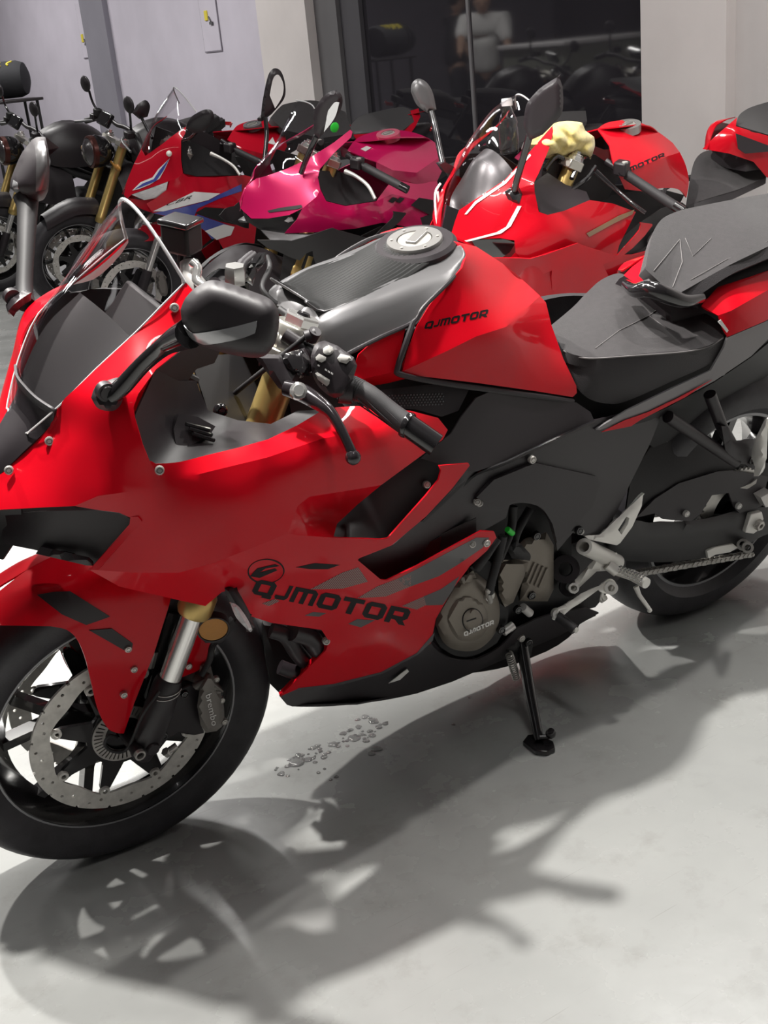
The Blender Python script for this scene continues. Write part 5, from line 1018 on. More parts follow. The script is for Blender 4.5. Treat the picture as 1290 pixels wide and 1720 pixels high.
def bars(fr, root, grip, lever, sw, lm, r=.016):
    for s in (1, -1):
        f = (lambda p: p) if s > 0 else (lambda p: Vector((p.x, -p.y, p.z)))
        m = MB(); m.tube([f(fr.P(*q)) for q in grip], r, 14, 2); m.build('grip', RUBG, root)
        m = MB(); a, b = f(fr.P(*grip[-1])), f(fr.P(*grip[-2])); m.cyl(a, a + (a - b).normalized() * .035, .0165); m.build('bar_end_weight', BLKG, root)
        m = MB(); m.tube([f(fr.P(*q)) for q in lever], [.010] + [.007] * (len(lever) - 1), 10, 4); m.build('lever', lm, root)
        c = f(fr.P(*sw)); m = MB(); m.box(c, .05, .045, .045, Matrix.Rotation(.5 * s, 3, 'Z')); b_ = m.build('switch_housing', BLK, root, bevel=.008)
        m = MB(); m.box(c + Vector((.005, .018, .022)), .018, .012, .008); m.build('switch_button', BTN, b_, bevel=.002)
        m = MB(); m.tube([f(fr.P(*grip[0])), Vector((fr.P(*grip[0]).x + .03, s * .10, fr.P(*grip[0]).z + .03))], .011, 10); m.build('handlebar_tube', BLK, root)
# ---------------- red bike with the yellow cloth
Bf = Frame(-1.82, -1.45); RB = empty('motorcycle', Bf.M)
tag(RB, 'red sport motorcycle with white stripes and yellow cloth on its dash, behind the front one', 'motorcycle', 'parked motorcycles in the row behind')
copy_parts(RUN + ['lower_fairing', 'belly_pan', 'belly_floor', 'front_fender'], RB, {'lower_fairing': REDB, 'front_fender': REDB})
U1 = [(928, 211), (888, 257), (848, 302), (798, 335), (771, 353), (764, 372), (757, 396), (750, 412), (766, 410), (800, 402), (832, 394), (858, 386), (880, 372), (905, 356), (898, 322), (897, 306), (905, 290), (922, 250), (929, 222)]
U1C = [(928, 211, .11), (888, 257, .112), (848, 302, .112), (798, 335, .08), (771, 353, .045), (757, 396, .03), (750, 412, .02), (800, 402, .12), (858, 386, .19), (905, 356, .22), (898, 310, .2), (922, 250, .14), (929, 222, .12), (845, 345, .15)]
U2 = [(800, 402), (832, 394), (858, 386), (880, 372), (905, 356), (920, 361), (948, 354), (991, 336), (1030, 342), (1068, 356), (1050, 392), (1040, 412), (1036, 428), (985, 468), (938, 418), (880, 440), (866, 424), (864, 404), (840, 400)]
U2C = [(800, 402, .12), (858, 386, .19), (905, 356, .22), (948, 354, .22), (991, 336, .2), (1068, 356, .2), (1040, 412, .215), (985, 468, .225), (938, 418, .25), (880, 440, .22), (864, 404, .21), (950, 385, .25)]
U3 = [(866, 424), (880, 440), (938, 418), (985, 468), (1036, 428), (1062, 428), (1092, 420), (1060, 460), (1010, 505), (960, 520), (900, 500), (860, 470), (850, 440)]
U3C = [(866, 424, .205), (880, 440, .222), (938, 418, .25), (985, 468, .228), (1036, 428, .215), (1092, 420, .2), (1010, 505, .21), (900, 500, .21), (850, 440, .17)]
panel(Bf, 'upper_fairing', [(U1, U1C), (U2, U2C)], REDB, RB, thick=.003, step=8, mirror=True); panel(Bf, 'side_fairing', [(U3, U3C)], REDB, RB, thick=.003, step=9, mirror=True)
u1 = tps(U1C); u2 = tps(U2C)
def strip(fr, root, ol, fn, m, name='fairing_stripe', lift=.003): return panel(fr, name, [(ol, fn)], m, root, thick=.0006, step=6, lift=lift)
strip(Bf, RB, [(766, 408), (834, 390), (850, 381), (866, 352), (869, 346), (876, 346), (858, 380), (842, 392), (790, 405)], u1, WHITE)
strip(Bf, RB, [(798, 338), (848, 304), (890, 258), (892, 261), (850, 308), (800, 342), (784, 360), (780, 360)], u1, WHITE)
strip(Bf, RB, [(985, 392), (1040, 362), (1066, 352), (1062, 360), (1030, 376), (990, 398)], u2, mat('bronze_stripe', (.22, .12, .05), .4, 0, .6)); strip(Bf, RB, [(930, 512), (985, 494), (1010, 488), (985, 504), (945, 516)], tps(U3C), mat('bronze_stripe', (.22, .12, .05)))
panel(Bf, 'front_intake', [([(792, 404), (820, 402), (848, 402), (866, 408), (856, 424), (838, 436), (805, 425)], [(792, 404, .10), (866, 408, .2), (838, 436, .15)])], BLKG, RB, thick=.01, step=8, mirror=True)
loftrows = []
for q in ((771, 353, .04), (764, 372, .034), (757, 396, .03), (750, 412, .02)):
    p = Bf.P(*q); loftrows.append([(p.x, p.y, p.z), (p.x + .012, 0, p.z + .004), (p.x, -p.y, p.z)])
loft('nose_centre_strip', loftrows, BLKG, RB, 4, 3, .004)
Bs = [((773, 353, .04), (768, 350, 0)), ((800, 334, .075), (772, 310, 0)), ((848, 301, .11), (790, 252, 0)), ((888, 256, .112), (826, 196, 0)), ((905, 232, .10), (850, 171, 0)), ((918, 200, .075), (874, 159, 0))]
loft('windscreen', screen_rows(Bf, Bs), SCREEN, RB, 1, 4, .003)
MB().tube([Vector(p) for p in screen_rows(Bf, Bs)[-1]], .0025, 6, 2).build('screen_edge', MATS['screen_edge_glass'], RB)
loft('screen_inner_shroud', screen_rows(Bf, [((773, 356, .035), (770, 356, 0)), ((800, 338, .068), (778, 325, 0)), ((848, 306, .10), (800, 270, 0)), ((866, 290, .10), (822, 245, 0))], .012), SATIN, RB, 1, 4, .003)
panel(Bf, 'cockpit_liner', [([(897, 306), (899, 330), (906, 356), (920, 361), (948, 354), (991, 336), (985, 322), (950, 310), (920, 290)], [(897, 306, .19), (906, 356, .21), (948, 354, .21), (991, 336, .185), (985, 322, .14), (920, 290, .12)])], BLK, RB, thick=.003, step=9, mirror=True)
panel(Bf, 'headstock_cover', [([(905, 250), (1000, 260), (1045, 290), (1020, 335), (905, 345)], .03)], BLKD, RB, thick=.06, step=20)
for pts in ([(915, 285, .12), (935, 262, .1), (955, 275, .1)], [(960, 300, .14), (975, 270, .1), (990, 262, .06)], [(940, 330, .15), (960, 318, .13), (985, 300, .12), (1000, 280, .1)]): tubep(Bf, 'dash_cable', pts, .008, BLKG, RB, 8, 3)
panel(Bf, 'dash_panel', [([(912, 275), (940, 268), (950, 300), (925, 318), (908, 310)], .08)], BLKM, RB, thick=.02, step=8)
T1 = [(1004, 216), (1020, 206, 1), (1049, 202, 1), (1078, 207, 1), (1106, 222, 1), (1130, 240), (1142, 256), (1122, 262), (1058, 286), (1030, 274), (1024, 244)]
T1C = [(1004, 216, .0), (1020, 206, -.03), (1049, 202, -.03), (1078, 207, -.02), (1106, 222, 0), (1130, 240, .02), (1142, 256, .05), (1122, 262, .12), (1058, 286, .16), (1030, 274, .14), (1024, 244, .08), (1070, 235, .06)]
T2 = [(1142, 256), (1152, 278, 1), (1157, 305, 1), (1153, 332), (1140, 318, 1), (1112, 316, 1), (1085, 322), (1050, 318), (1030, 274), (1058, 286), (1122, 262)]
T2C = [(1142, 256, .05), (1157, 305, .08), (1153, 332, .10), (1112, 316, .14), (1050, 318, .15), (1030, 274, .14), (1058, 286, .16), (1122, 262, .12)]
panel(Bf, 'fuel_tank', [(T1, T1C), (T2, T2C)], REDB, RB, thick=.004, step=7, mirror=True); fuel_cap(Bf, RB, 1054, 211)
word(Bf, 'tank_lettering', 'QJMOTOR', PRINTB, RB, [(1040, 297), (1117, 262), (1115, 256), (1038, 289)], tps(T1C), lift=.0015, widths={'J': .62, 'M': 1.15}, gap=.12)
panel(Bf, 'side_cover', [([(1037, 426), (1038, 412), (1050, 394), (1082, 370), (1112, 350), (1146, 340), (1156, 348), (1124, 366), (1094, 408), (1064, 427)], [(1037, 426, .2), (1050, 394, .19), (1112, 350, .15), (1156, 348, .12), (1094, 408, .18)])], BLKD, RB, thick=.004, step=9, mirror=True)
SB = [(1152, 346), (1158, 306), (1166, 272, 1), (1182, 255, 1), (1212, 251, 1), (1244, 260, 1), (1280, 284, 1), (1287, 298), (1240, 318, 1), (1200, 330, 1)]
SBC = [(1152, 346, .06), (1158, 306, -.02), (1166, 272, -.10), (1212, 251, -.12), (1280, 284, .02), (1287, 298, .07), (1240, 318, .11), (1200, 330, .115), (1210, 290, 0)]
panel(Bf, 'rider_seat', [(SB, SBC)], SEAT, RB, thick=.03, step=9); panel(Bf, 'seat_side', [([(1152, 346), (1200, 330), (1240, 318), (1287, 298), (1286, 308), (1210, 345), (1165, 358)], [(1152, 346, .06), (1200, 330, .115), (1287, 298, .07), (1286, 308, .09), (1210, 345, .13), (1165, 358, .09)])], SEATS, RB, thick=.01, mirror=True)
panel(Bf, 'passenger_seat', [([(1236, 210), (1240, 196, 1), (1250, 186, 1), (1270, 177, 1), (1330, 160), (1400, 170), (1400, 215), (1310, 232), (1262, 218)], [(1236, 210, .03), (1250, 186, -.09), (1330, 160, -.12), (1400, 170, -.1), (1400, 215, .1), (1310, 232, .11), (1262, 218, .08)])], SEAT, RB, thick=.025, step=9)
panel(Bf, 'tail_fairing', [([(1180, 250), (1200, 230), (1238, 197), (1236, 212), (1262, 220), (1310, 234), (1340, 240), (1340, 300), (1288, 298), (1266, 272), (1225, 258)], [(1180, 250, -.01), (1238, 197, .0), (1236, 212, .05), (1310, 234, .12), (1340, 300, .14), (1288, 298, .12), (1225, 258, .06)])], REDB, RB, thick=.003, step=8, mirror=True)
panel(Bf, 'tail_inset', [([(1236, 224), (1290, 244), (1300, 254), (1252, 258), (1240, 250)], [(1236, 224, .07), (1300, 254, .13), (1240, 250, .09)])], BLKM, RB, thick=.002, lift=.006)
mirror_head(Bf, RB, [(881, 190), (886, 172, 1), (905, 150, 1), (925, 136, 1), (939, 128), (945, 146), (946, 175, 1), (940, 196, 1), (912, 226), (890, 236), (880, 212, 1)], [(881, 190, .30), (939, 128, .38), (940, 196, .38), (890, 236, .31)], BLK, [(890, 226, .29), (880, 262, .24), (869, 300, .19), (864, 318, .17)], r=.011, thick=.02)
mirror_head(Bf, RB, [(690, 154), (692, 140, 1), (703, 132, 1), (717, 139, 1), (727, 156, 1), (733, 184), (718, 190), (700, 176, 1)], [(690, 154, -.36), (727, 156, -.33), (718, 190, -.32)], SATIN, [(724, 188, -.31), (731, 215, -.27), (738, 250, -.21), (744, 276, -.17)], r=.010)
panel(Bf, 'mirror_base', [([(846, 322), (858, 314), (872, 312), (878, 326), (872, 342), (852, 336)], [(846, 322, .13), (878, 326, .18), (852, 336, .15)])], BLKG, RB, thick=.01, step=6, bulge=(.01, 6)); panel(Bf, 'mirror_base', [([(738, 276), (748, 272), (766, 282), (764, 296), (748, 290)], -.16)], BLK, RB, thick=.02, step=6)
bars(Bf, RB, [(1052, 293, .17), (1090, 318, .24), (1132, 345, .32)], [(1000, 288, .14), (1034, 318, .2), (1062, 342, .26), (1084, 358, .3)], (1044, 282, .16), BLKG)
m = MB(); m.box(Bf.P(1016, 234, -.10), .05, .06, .055); m.build('brake_fluid_reservoir', BLKD, RB, bevel=.005)
for a, b in (((735, 322, -.10), (739, 352, -.09)), ((739, 352, -.09), (744, 318, -.095))): MB().tube([Bf.P(*a), Bf.P(*b)], .004, 6).build('nose_mark', PRINTW, RB)
MB().tube([Bf.P(*q) for q in ((740, 308, -.11), (731, 325, -.105), (733, 365, -.08), (740, 395, -.04))], .004, 6, 3).build('nose_piping', PRINTW, RB)
# cloth and bottle lying in the red bike's cockpit
CLOTH = mat('yellow_cloth', (.66, .55, .20), .95, noise_amt=.18, noise_scale=60, bump=.5, bump_scale=220, sheen=.4)
ctl = [(884, 242), (900, 228, 1), (915, 219, 1), (931, 207, 1), (955, 203, 1), (978, 206), (983, 219), (998, 230), (999, 246, 1), (992, 268), (972, 258, 1), (945, 266, 1), (915, 266), (898, 258)]
V, T, lp = tri2d(smooth_outline(ctl), (), 3.2)
def cloth_fn(uv):
    uv = np.asarray(uv); d = np.clip(edge_dist(uv, smooth_outline(ctl)) / 26, 0, 1); u, v = uv[:, 0], uv[:, 1]
    f = np.sqrt(.02 + np.sin(u * .085 + v * .06 + 1.1 * np.sin(v * .07 + u * .02)) ** 2) * .026 + np.sqrt(.02 + np.sin(u * .05 - v * .115 + 1.0 * np.sin(u * .06)) ** 2) * .022
    return .05 + .05 * np.sqrt(1 - (1 - d) ** 2) + f * (.3 + .7 * d)
tw = panel(Bf, 'cleaning_cloth', [(ctl, cloth_fn)], CLOTH, None, thick=.008, step=2.6, angle=80); tw.matrix_world = Bf.M
tag(tw, 'crumpled pale yellow cleaning cloth lying on the dash of the red motorcycle', 'cloth')
bc = Bf.M @ Bf.P(856, 258, -.02); Rv = None
bt = empty('water_bottle', Matrix.Translation(bc)); tag(bt, 'small clear plastic bottle with white cap behind the red bike windscreen', 'bottle')
MB().lathe([(.0001, 0), (.028, 0), (.031, .006), (.031, .075), (.028, .085), (.031, .095), (.024, .115), (.013, .135), (.013, .15), (.0001, .15)], n=24, axis='z', close=False).build('bottle_body', BOTTLE, bt)
MB().lathe([(.0001, .168), (.016, .168), (.0175, .164), (.0175, .146), (.0001, .146)], n=24, axis='z', close=False).build('bottle_cap', WHITE, bt)
# ---------------- magenta bike
Cf = Frame(-1.58, -2.58); RC_ = empty('motorcycle', Cf.M)
tag(RC_, 'glossy magenta pink sport motorcycle in the middle of the row behind', 'motorcycle', 'parked motorcycles in the row behind')
copy_parts(RUN + ['lower_fairing', 'belly_pan', 'front_fender', 'rider_seat', 'seat_side', 'passenger_seat', 'passenger_seat_side', 'tail_fairing'], RC_, {'lower_fairing': BLKD, 'front_fender': BLKM, 'tail_fairing': MAG})
U1 = [(446, 296), (480, 284), (515, 268), (560, 240), (588, 218), (592, 221), (590, 230), (560, 258), (537, 284), (534, 298), (538, 318), (532, 330), (508, 350), (486, 361), (450, 367), (422, 367), (404, 350), (402, 338), (410, 316), (430, 300)]
U1C = [(446, 296, .05), (480, 284, .085), (515, 268, .105), (560, 240, .11), (590, 219, .105), (560, 258, .135), (537, 284, .18), (538, 318, .2), (532, 330, .21), (508, 350, .195), (486, 361, .17), (450, 367, .11), (422, 367, .05), (404, 350, .0), (402, 338, -.005), (410, 316, .0), (430, 300, .01), (480, 325, .13)]
U2 = [(532, 330), (538, 318), (548, 338), (580, 346), (632, 338), (660, 326), (700, 336), (728, 352), (728, 386), (690, 382), (642, 374), (597, 384), (530, 390), (478, 392), (498, 370), (508, 350)]
U2C = [(532, 330, .21), (538, 318, .2), (580, 346, .22), (632, 338, .205), (660, 326, .19), (728, 352, .18), (728, 386, .19), (642, 374, .225), (597, 384, .225), (530, 390, .2), (478, 392, .15), (498, 370, .185), (508, 350, .195), (590, 362, .24)]
U3 = [(632, 338), (660, 300), (700, 308), (734, 304), (740, 330), (728, 352), (700, 336), (660, 326)]
panel(Cf, 'upper_fairing', [(U1, U1C), (U2, U2C)], MAG, RC_, thick=.003, step=7, mirror=True)
panel(Cf, 'tank_side_panel', [(U3, [(632, 338, .19), (660, 300, .14), (734, 304, .12), (728, 352, .175), (660, 326, .18)])], MAG, RC_, thick=.003, step=8, mirror=True)
strip(Cf, RC_, [(449, 354), (470, 349), (506, 344), (508, 348), (500, 351), (452, 357)], tps(U1C), BLKD, 'headlight_slit'); strip(Cf, RC_, [(690, 345), (704, 332), (728, 336), (728, 364), (712, 356)], tps([(690, 345, .2), (728, 336, .185), (728, 364, .185)]), BLKD, 'side_vent', .004)
for k in range(2): strip(Cf, RC_, [(652 + 12 * k, 338), (660 + 12 * k, 331), (668 + 12 * k, 333), (660 + 12 * k, 341)], tps([(632, 338, .205), (660, 326, .19), (728, 352, .18)]), BLKD, 'vent_slot', .005)
panel(Cf, 'headlight', [([(456, 368), (490, 364), (494, 372), (480, 382), (462, 378)], [(456, 368, .09), (490, 364, .16), (480, 382, .12)])], LENS, RC_, thick=.02, step=5, bulge=(.008, 5), mirror=True)
panel(Cf, 'chin_cowl', [([(408, 356), (422, 368), (450, 368), (486, 362), (498, 371), (478, 392), (440, 388), (415, 372)], [(408, 356, .0), (450, 368, .09), (498, 371, .165), (478, 392, .13), (440, 388, .05)])], BLKD, RC_, thick=.004, step=8, mirror=True)
panel(Cf, 'winglet', [([(438, 386), (480, 392), (530, 392), (585, 400), (545, 424), (500, 416), (455, 404)], [(438, 386, .06), (530, 392, .19), (585, 400, .2), (545, 424, .22), (455, 404, .14)])], SATIN, RC_, thick=.01, step=9, mirror=True)
panel(Cf, 'inner_fairing', [([(480, 404), (545, 424), (600, 400), (640, 380), (728, 388), (720, 470), (560, 520), (470, 480)], .12)], BLKD, RC_, thick=.004, mirror=True)
tubep(Cf, 'lower_fork_leg', [(500, 484, .1), (518, 428, .1)], .024, GOLD, RC_, 14, 1)
m = MB().lathe([(.0001, .004), (.018, .004), (.019, -.006), (.0001, -.006)], Cf.P(494, 463, .12), n=20, close=False); m.build('amber_reflector', AMBER, RC_)
Cs = [((446, 297, .05), (438, 296, 0)), ((480, 284, .09), (450, 270, 0)), ((512, 268, .105), (470, 240, 0)), ((522, 232, .10), (492, 206, 0)), ((528, 182, .07), (518, 173, 0))]
loft('windscreen', screen_rows(Cf, Cs), SCREEN, RC_, 1, 4, .003); MB().tube([Vector(p) for p in screen_rows(Cf, Cs)[-1]], .0025, 6, 2).build('screen_edge', MATS['screen_edge_glass'], RC_)
panel(Cf, 'cockpit_liner', [([(536, 286), (536, 310), (548, 337), (580, 345), (632, 337), (625, 318), (580, 290)], [(536, 286, .17), (548, 337, .2), (632, 337, .19), (625, 318, .1), (580, 290, .06)])], BLKD, RC_, thick=.003, mirror=True)
T1 = [(584, 252), (594, 238, 1), (608, 228, 1), (640, 219, 1), (676, 219, 1), (708, 227, 1), (733, 242, 1), (741, 262), (700, 290), (660, 286), (632, 272), (606, 262)]
T1C = [(584, 252, .06), (608, 228, -.04), (640, 219, -.06), (676, 219, -.06), (708, 227, -.02), (733, 242, .02), (741, 262, .08), (700, 290, .15), (660, 286, .155), (632, 272, .14), (606, 262, .11), (670, 250, .07)]
T2 = [(741, 262), (744, 284), (734, 305), (700, 309), (660, 300), (632, 290), (632, 272), (660, 286), (700, 290)]
panel(Cf, 'fuel_tank', [(T1, T1C), (T2, [(741, 262, .08), (744, 284, .10), (734, 305, .115), (700, 309, .14), (660, 300, .14), (632, 290, .13), (632, 272, .14), (660, 286, .155), (700, 290, .15)])], MAG, RC_, thick=.004, step=7, mirror=True)
fuel_cap(Cf, RC_, 652, 226, .048, mat('pink_cap', (.55, .12, .18), .35, .4)); panel(Cf, 'tank_badge', [([(606, 250), (616, 245), (624, 248), (614, 254)], tps(T1C))], ALUP, RC_, thick=.001, lift=.004)
mirror_head(Cf, RC_, [(526, 200), (530, 182, 1), (543, 162, 1), (562, 152, 1), (574, 160, 1), (574, 180, 1), (560, 205, 1), (536, 232), (528, 226)], [(526, 200, .30), (562, 152, .38), (536, 232, .30)], BLK, [(532, 228, .29), (522, 250, .24), (512, 274, .18), (506, 290, .15)], [(551, 186), (562, 172, 1), (570, 172), (562, 198, 1), (544, 222)], r=.011)
mirror_head(Cf, RC_, [(438, 200), (441, 170, 1), (450, 128, 1), (460, 115, 1), (472, 120, 1), (479, 142, 1), (477, 166, 1), (456, 192), (440, 204)], [(438, 200, -.34), (460, 115, -.38), (477, 166, -.36)], BLK, [(446, 198, -.33), (448, 225, -.28), (446, 252, -.22), (444, 270, -.18)], [(453, 160), (459, 132, 1), (468, 126, 1), (476, 142, 1), (474, 162, 1), (462, 182)], r=.009)
bars(Cf, RC_, [(612, 280, .18), (640, 295, .25), (672, 312, .32)], [(580, 288, .15), (598, 296, .2), (618, 312, .26), (630, 334, .3)], (600, 274, .15), ALUP)
m = MB(); m.sphere(Cf.P(562, 214, .05), .02, .006, .02); m.build('green_disc_sticker', GREEN, RC_)
# ---------------- red, white and blue bike
Df = Frame(-1.55, -3.92); RD = empty('motorcycle', Df.M)
tag(RD, 'red sport motorcycle with blue and white panels in the row behind', 'motorcycle', 'parked motorcycles in the row behind')
copy_parts([n for n in RUN if n != 'fork_outer_tube'] + ['belly_pan'], RD)
U1 = [(313, 212), (290, 228), (275, 240), (244, 262), (238, 252), (226, 273), (213, 305), (208, 327), (214, 333), (222, 326), (250, 316), (285, 304), (297, 300), (307, 291), (304, 268), (304, 236), (311, 224)]
U1C = [(313, 212, .11), (275, 240, .09), (244, 262, .035), (238, 252, .0), (226, 273, .0), (213, 305, .0), (208, 327, .01), (222, 326, .05), (285, 304, .17), (297, 300, .19), (307, 291, .2), (304, 236, .16), (311, 224, .13), (260, 285, .10)]
U2 = [(285, 304), (297, 300), (307, 291), (316, 297), (360, 298), (410, 294), (434, 300), (441, 330), (433, 370), (440, 394), (408, 436), (384, 452), (376, 420), (366, 402), (344, 388), (322, 376), (290, 367), (257, 358), (246, 342), (262, 333), (281, 318)]
U2C = [(285, 304, .175), (307, 291, .2), (316, 297, .2), (410, 294, .18), (434, 300, .17), (433, 370, .2), (440, 394, .19), (384, 452, .17), (344, 388, .22), (290, 367, .19), (257, 358, .13), (246, 342, .11), (281, 318, .17), (330, 340, .24), (400, 340, .23)]
panel(Df, 'upper_fairing', [(U1, U1C), (U2, U2C)], REDD, RD, thick=.003, step=6, mirror=True)
d1, d2 = tps(U1C), tps(U2C)
strip(Df, RD, [(222, 320), (236, 306), (256, 298), (266, 284), (285, 266), (277, 284), (268, 300), (252, 310), (232, 318)], d1, WHITE, lift=.003); strip(Df, RD, [(226, 318), (240, 308), (258, 301), (268, 286), (284, 267), (274, 287), (262, 304), (240, 313)], d1, BLUE, lift=.0045)
strip(Df, RD, [(257, 355), (326, 322), (370, 325), (350, 336), (310, 346), (275, 355)], d2, WHITE); strip(Df, RD, [(257, 358), (300, 350), (350, 337), (372, 325), (406, 309), (406, 321), (370, 333), (332, 350), (322, 372), (290, 365)], d2, BLUE)
strip(Df, RD, [(322, 372), (332, 360), (388, 380), (378, 394), (356, 402), (345, 388)], d2, BLUE, lift=.0028); strip(Df, RD, [(344, 388), (376, 377), (394, 381), (388, 395), (364, 403)], d2, WHITE, lift=.0042)
strip(Df, RD, [(328, 358), (345, 348), (400, 352), (398, 378), (370, 372)], d2, BLKD, 'side_vent', .0035)
text_print(Df, 'fairing_lettering', 'CBR', PRINTB, RD, [(276, 347), (320, 334), (328, 326), (284, 340)], d2, .006)
panel(Df, 'headlight', [([(221, 327), (250, 317), (282, 305), (279, 320), (262, 333), (242, 336)], [(221, 327, .05), (282, 305, .165), (262, 333, .13)])], LENS, RD, thick=.01, step=5, bulge=(.006, 5), mirror=True)
panel(Df, 'chin', [([(214, 333), (242, 336), (262, 333), (257, 358), (235, 350)], [(214, 333, .02), (262, 333, .125), (257, 358, .12), (235, 350, .05)])], REDD, RD, thick=.003, step=6, mirror=True)
m = MB(); m.sphere(Df.P(284, 258, .16), .014); m.build('marker_lamp', mat('marker_lamp_lens', (.9, .88, .8), .2), RD)  # white bead painted in for a bright reflection on the fairing
Ds = [((244, 263, .035), (240, 264, 0)), ((262, 250, .075), (248, 236, 0)), ((288, 230, .10), (264, 196, 0)), ((312, 212, .11), (279, 170, 0)), ((330, 188, .095), (294, 147, 0))]
loft('windscreen', screen_rows(Df, Ds), SCREEN, RD, 1, 4, .003); MB().tube([Vector(p) for p in screen_rows(Df, Ds)[-1]], .003, 6, 2).build('screen_edge', MATS['screen_edge_glass'], RD)
panel(Df, 'cockpit_liner', [([(305, 236), (305, 270), (309, 291), (330, 296), (400, 294), (410, 285), (370, 262), (330, 240)], [(305, 236, .15), (309, 291, .19), (400, 294, .17), (410, 285, .1), (330, 240, .05)])], BLKD, RD, thick=.003, mirror=True)
panel(Df, 'dash_panel', [([(312, 218), (345, 222), (370, 236), (368, 262), (330, 262)], .03)], BLKM, RD, thick=.05, step=10)
T1 = [(382, 234), (392, 218, 1), (402, 209, 1), (426, 202, 1), (446, 203, 1), (472, 214, 1), (479, 228), (470, 246), (440, 258), (410, 250), (396, 243)]
T1C = [(382, 234, .08), (402, 209, -.05), (426, 202, -.07), (446, 203, -.06), (472, 214, -.01), (479, 228, .05), (470, 246, .12), (440, 258, .16), (410, 250, .15), (430, 230, .06)]
panel(Df, 'fuel_tank', [(T1, T1C), ([(479, 228), (482, 246), (470, 268), (436, 270), (408, 262), (396, 243), (410, 250), (440, 258), (470, 246)], [(479, 228, .05), (482, 246, .08), (470, 268, .12), (436, 270, .14), (396, 243, .13), (410, 250, .15), (440, 258, .16), (470, 246, .12)])], REDD, RD, thick=.004, step=6, mirror=True)
strip(Df, RD, [(450, 240), (458, 230), (464, 244)], tps(T1C), WHITE); fuel_cap(Df, RD, 424, 210, .046, GREY)
panel(Df, 'tank_lower_cover', [([(394, 262), (436, 270), (434, 300), (412, 296)], .15)], BLKD, RD, thick=.004, mirror=True)
mirror_head(Df, RD, [(312, 216), (315, 206, 1), (324, 194, 1), (344, 184, 1), (357, 187, 1), (358, 204, 1), (340, 222), (326, 224)], [(312, 216, .29), (344, 184, .36), (358, 204, .38), (326, 224, .3)], BLK, [(330, 222, .29), (320, 232, .22), (308, 236, .16)])
mirror_head(Df, RD, [(222, 190), (230, 176), (244, 168, 1), (252, 178, 1), (248, 196), (234, 200)], -.34, BLK, [(238, 198, -.33), (246, 214, -.26), (256, 232, -.18)])
bars(Df, RD, [(398, 254, .2), (416, 263, .26), (436, 272, .32)], [(354, 258, .15), (372, 266, .2), (392, 279, .26), (403, 294, .3)], (386, 248, .17), ALU)
panel(Df, 'front_fender', [([(221, 400), (230, 386, 1), (246, 378, 1), (274, 378, 1), (292, 392), (280, 402), (262, 404), (232, 406)], [(221, 400, .02), (230, 386, .0), (246, 378, .0), (274, 378, .03), (292, 392, .07), (262, 404, .07), (232, 406, .05)])], REDD, RD, thick=.003, step=6, mirror=True)
panel(Df, 'lower_cowl', [([(384, 452), (408, 436), (440, 394), (470, 400), (470, 470), (400, 490)], [(384, 452, .16), (440, 394, .18), (470, 470, .14), (400, 490, .13)])], REDD, RD, thick=.003, mirror=True)
panel(Df, 'rider_seat', [([(454, 198), (468, 182, 1), (482, 174, 1), (530, 169, 1), (580, 188), (592, 224), (540, 232), (476, 218)], [(454, 198, .0), (482, 174, -.12), (530, 169, -.13), (580, 188, -.05), (592, 224, .12), (540, 232, .13), (476, 218, .08)])], SEAT, RD, thick=.03, step=9)
panel(Df, 'passenger_seat', [([(586, 216), (596, 202, 1), (614, 192, 1), (670, 180, 1), (690, 184), (696, 204), (676, 219), (594, 225)], [(586, 216, .06), (614, 192, -.09), (670, 180, -.11), (690, 184, -.06), (696, 204, .06), (676, 219, .1), (594, 225, .11)])], SATIN, RD, thick=.03, step=8)
panel(Df, 'tail_fairing', [([(689, 186), (703, 182), (706, 196), (698, 212), (690, 224), (660, 232), (600, 236), (594, 226), (676, 220), (696, 204)], [(689, 186, -.03), (703, 182, -.03), (690, 224, .11), (600, 236, .14), (594, 226, .12), (696, 204, .07)])], REDD, RD, thick=.003, step=8, mirror=True)
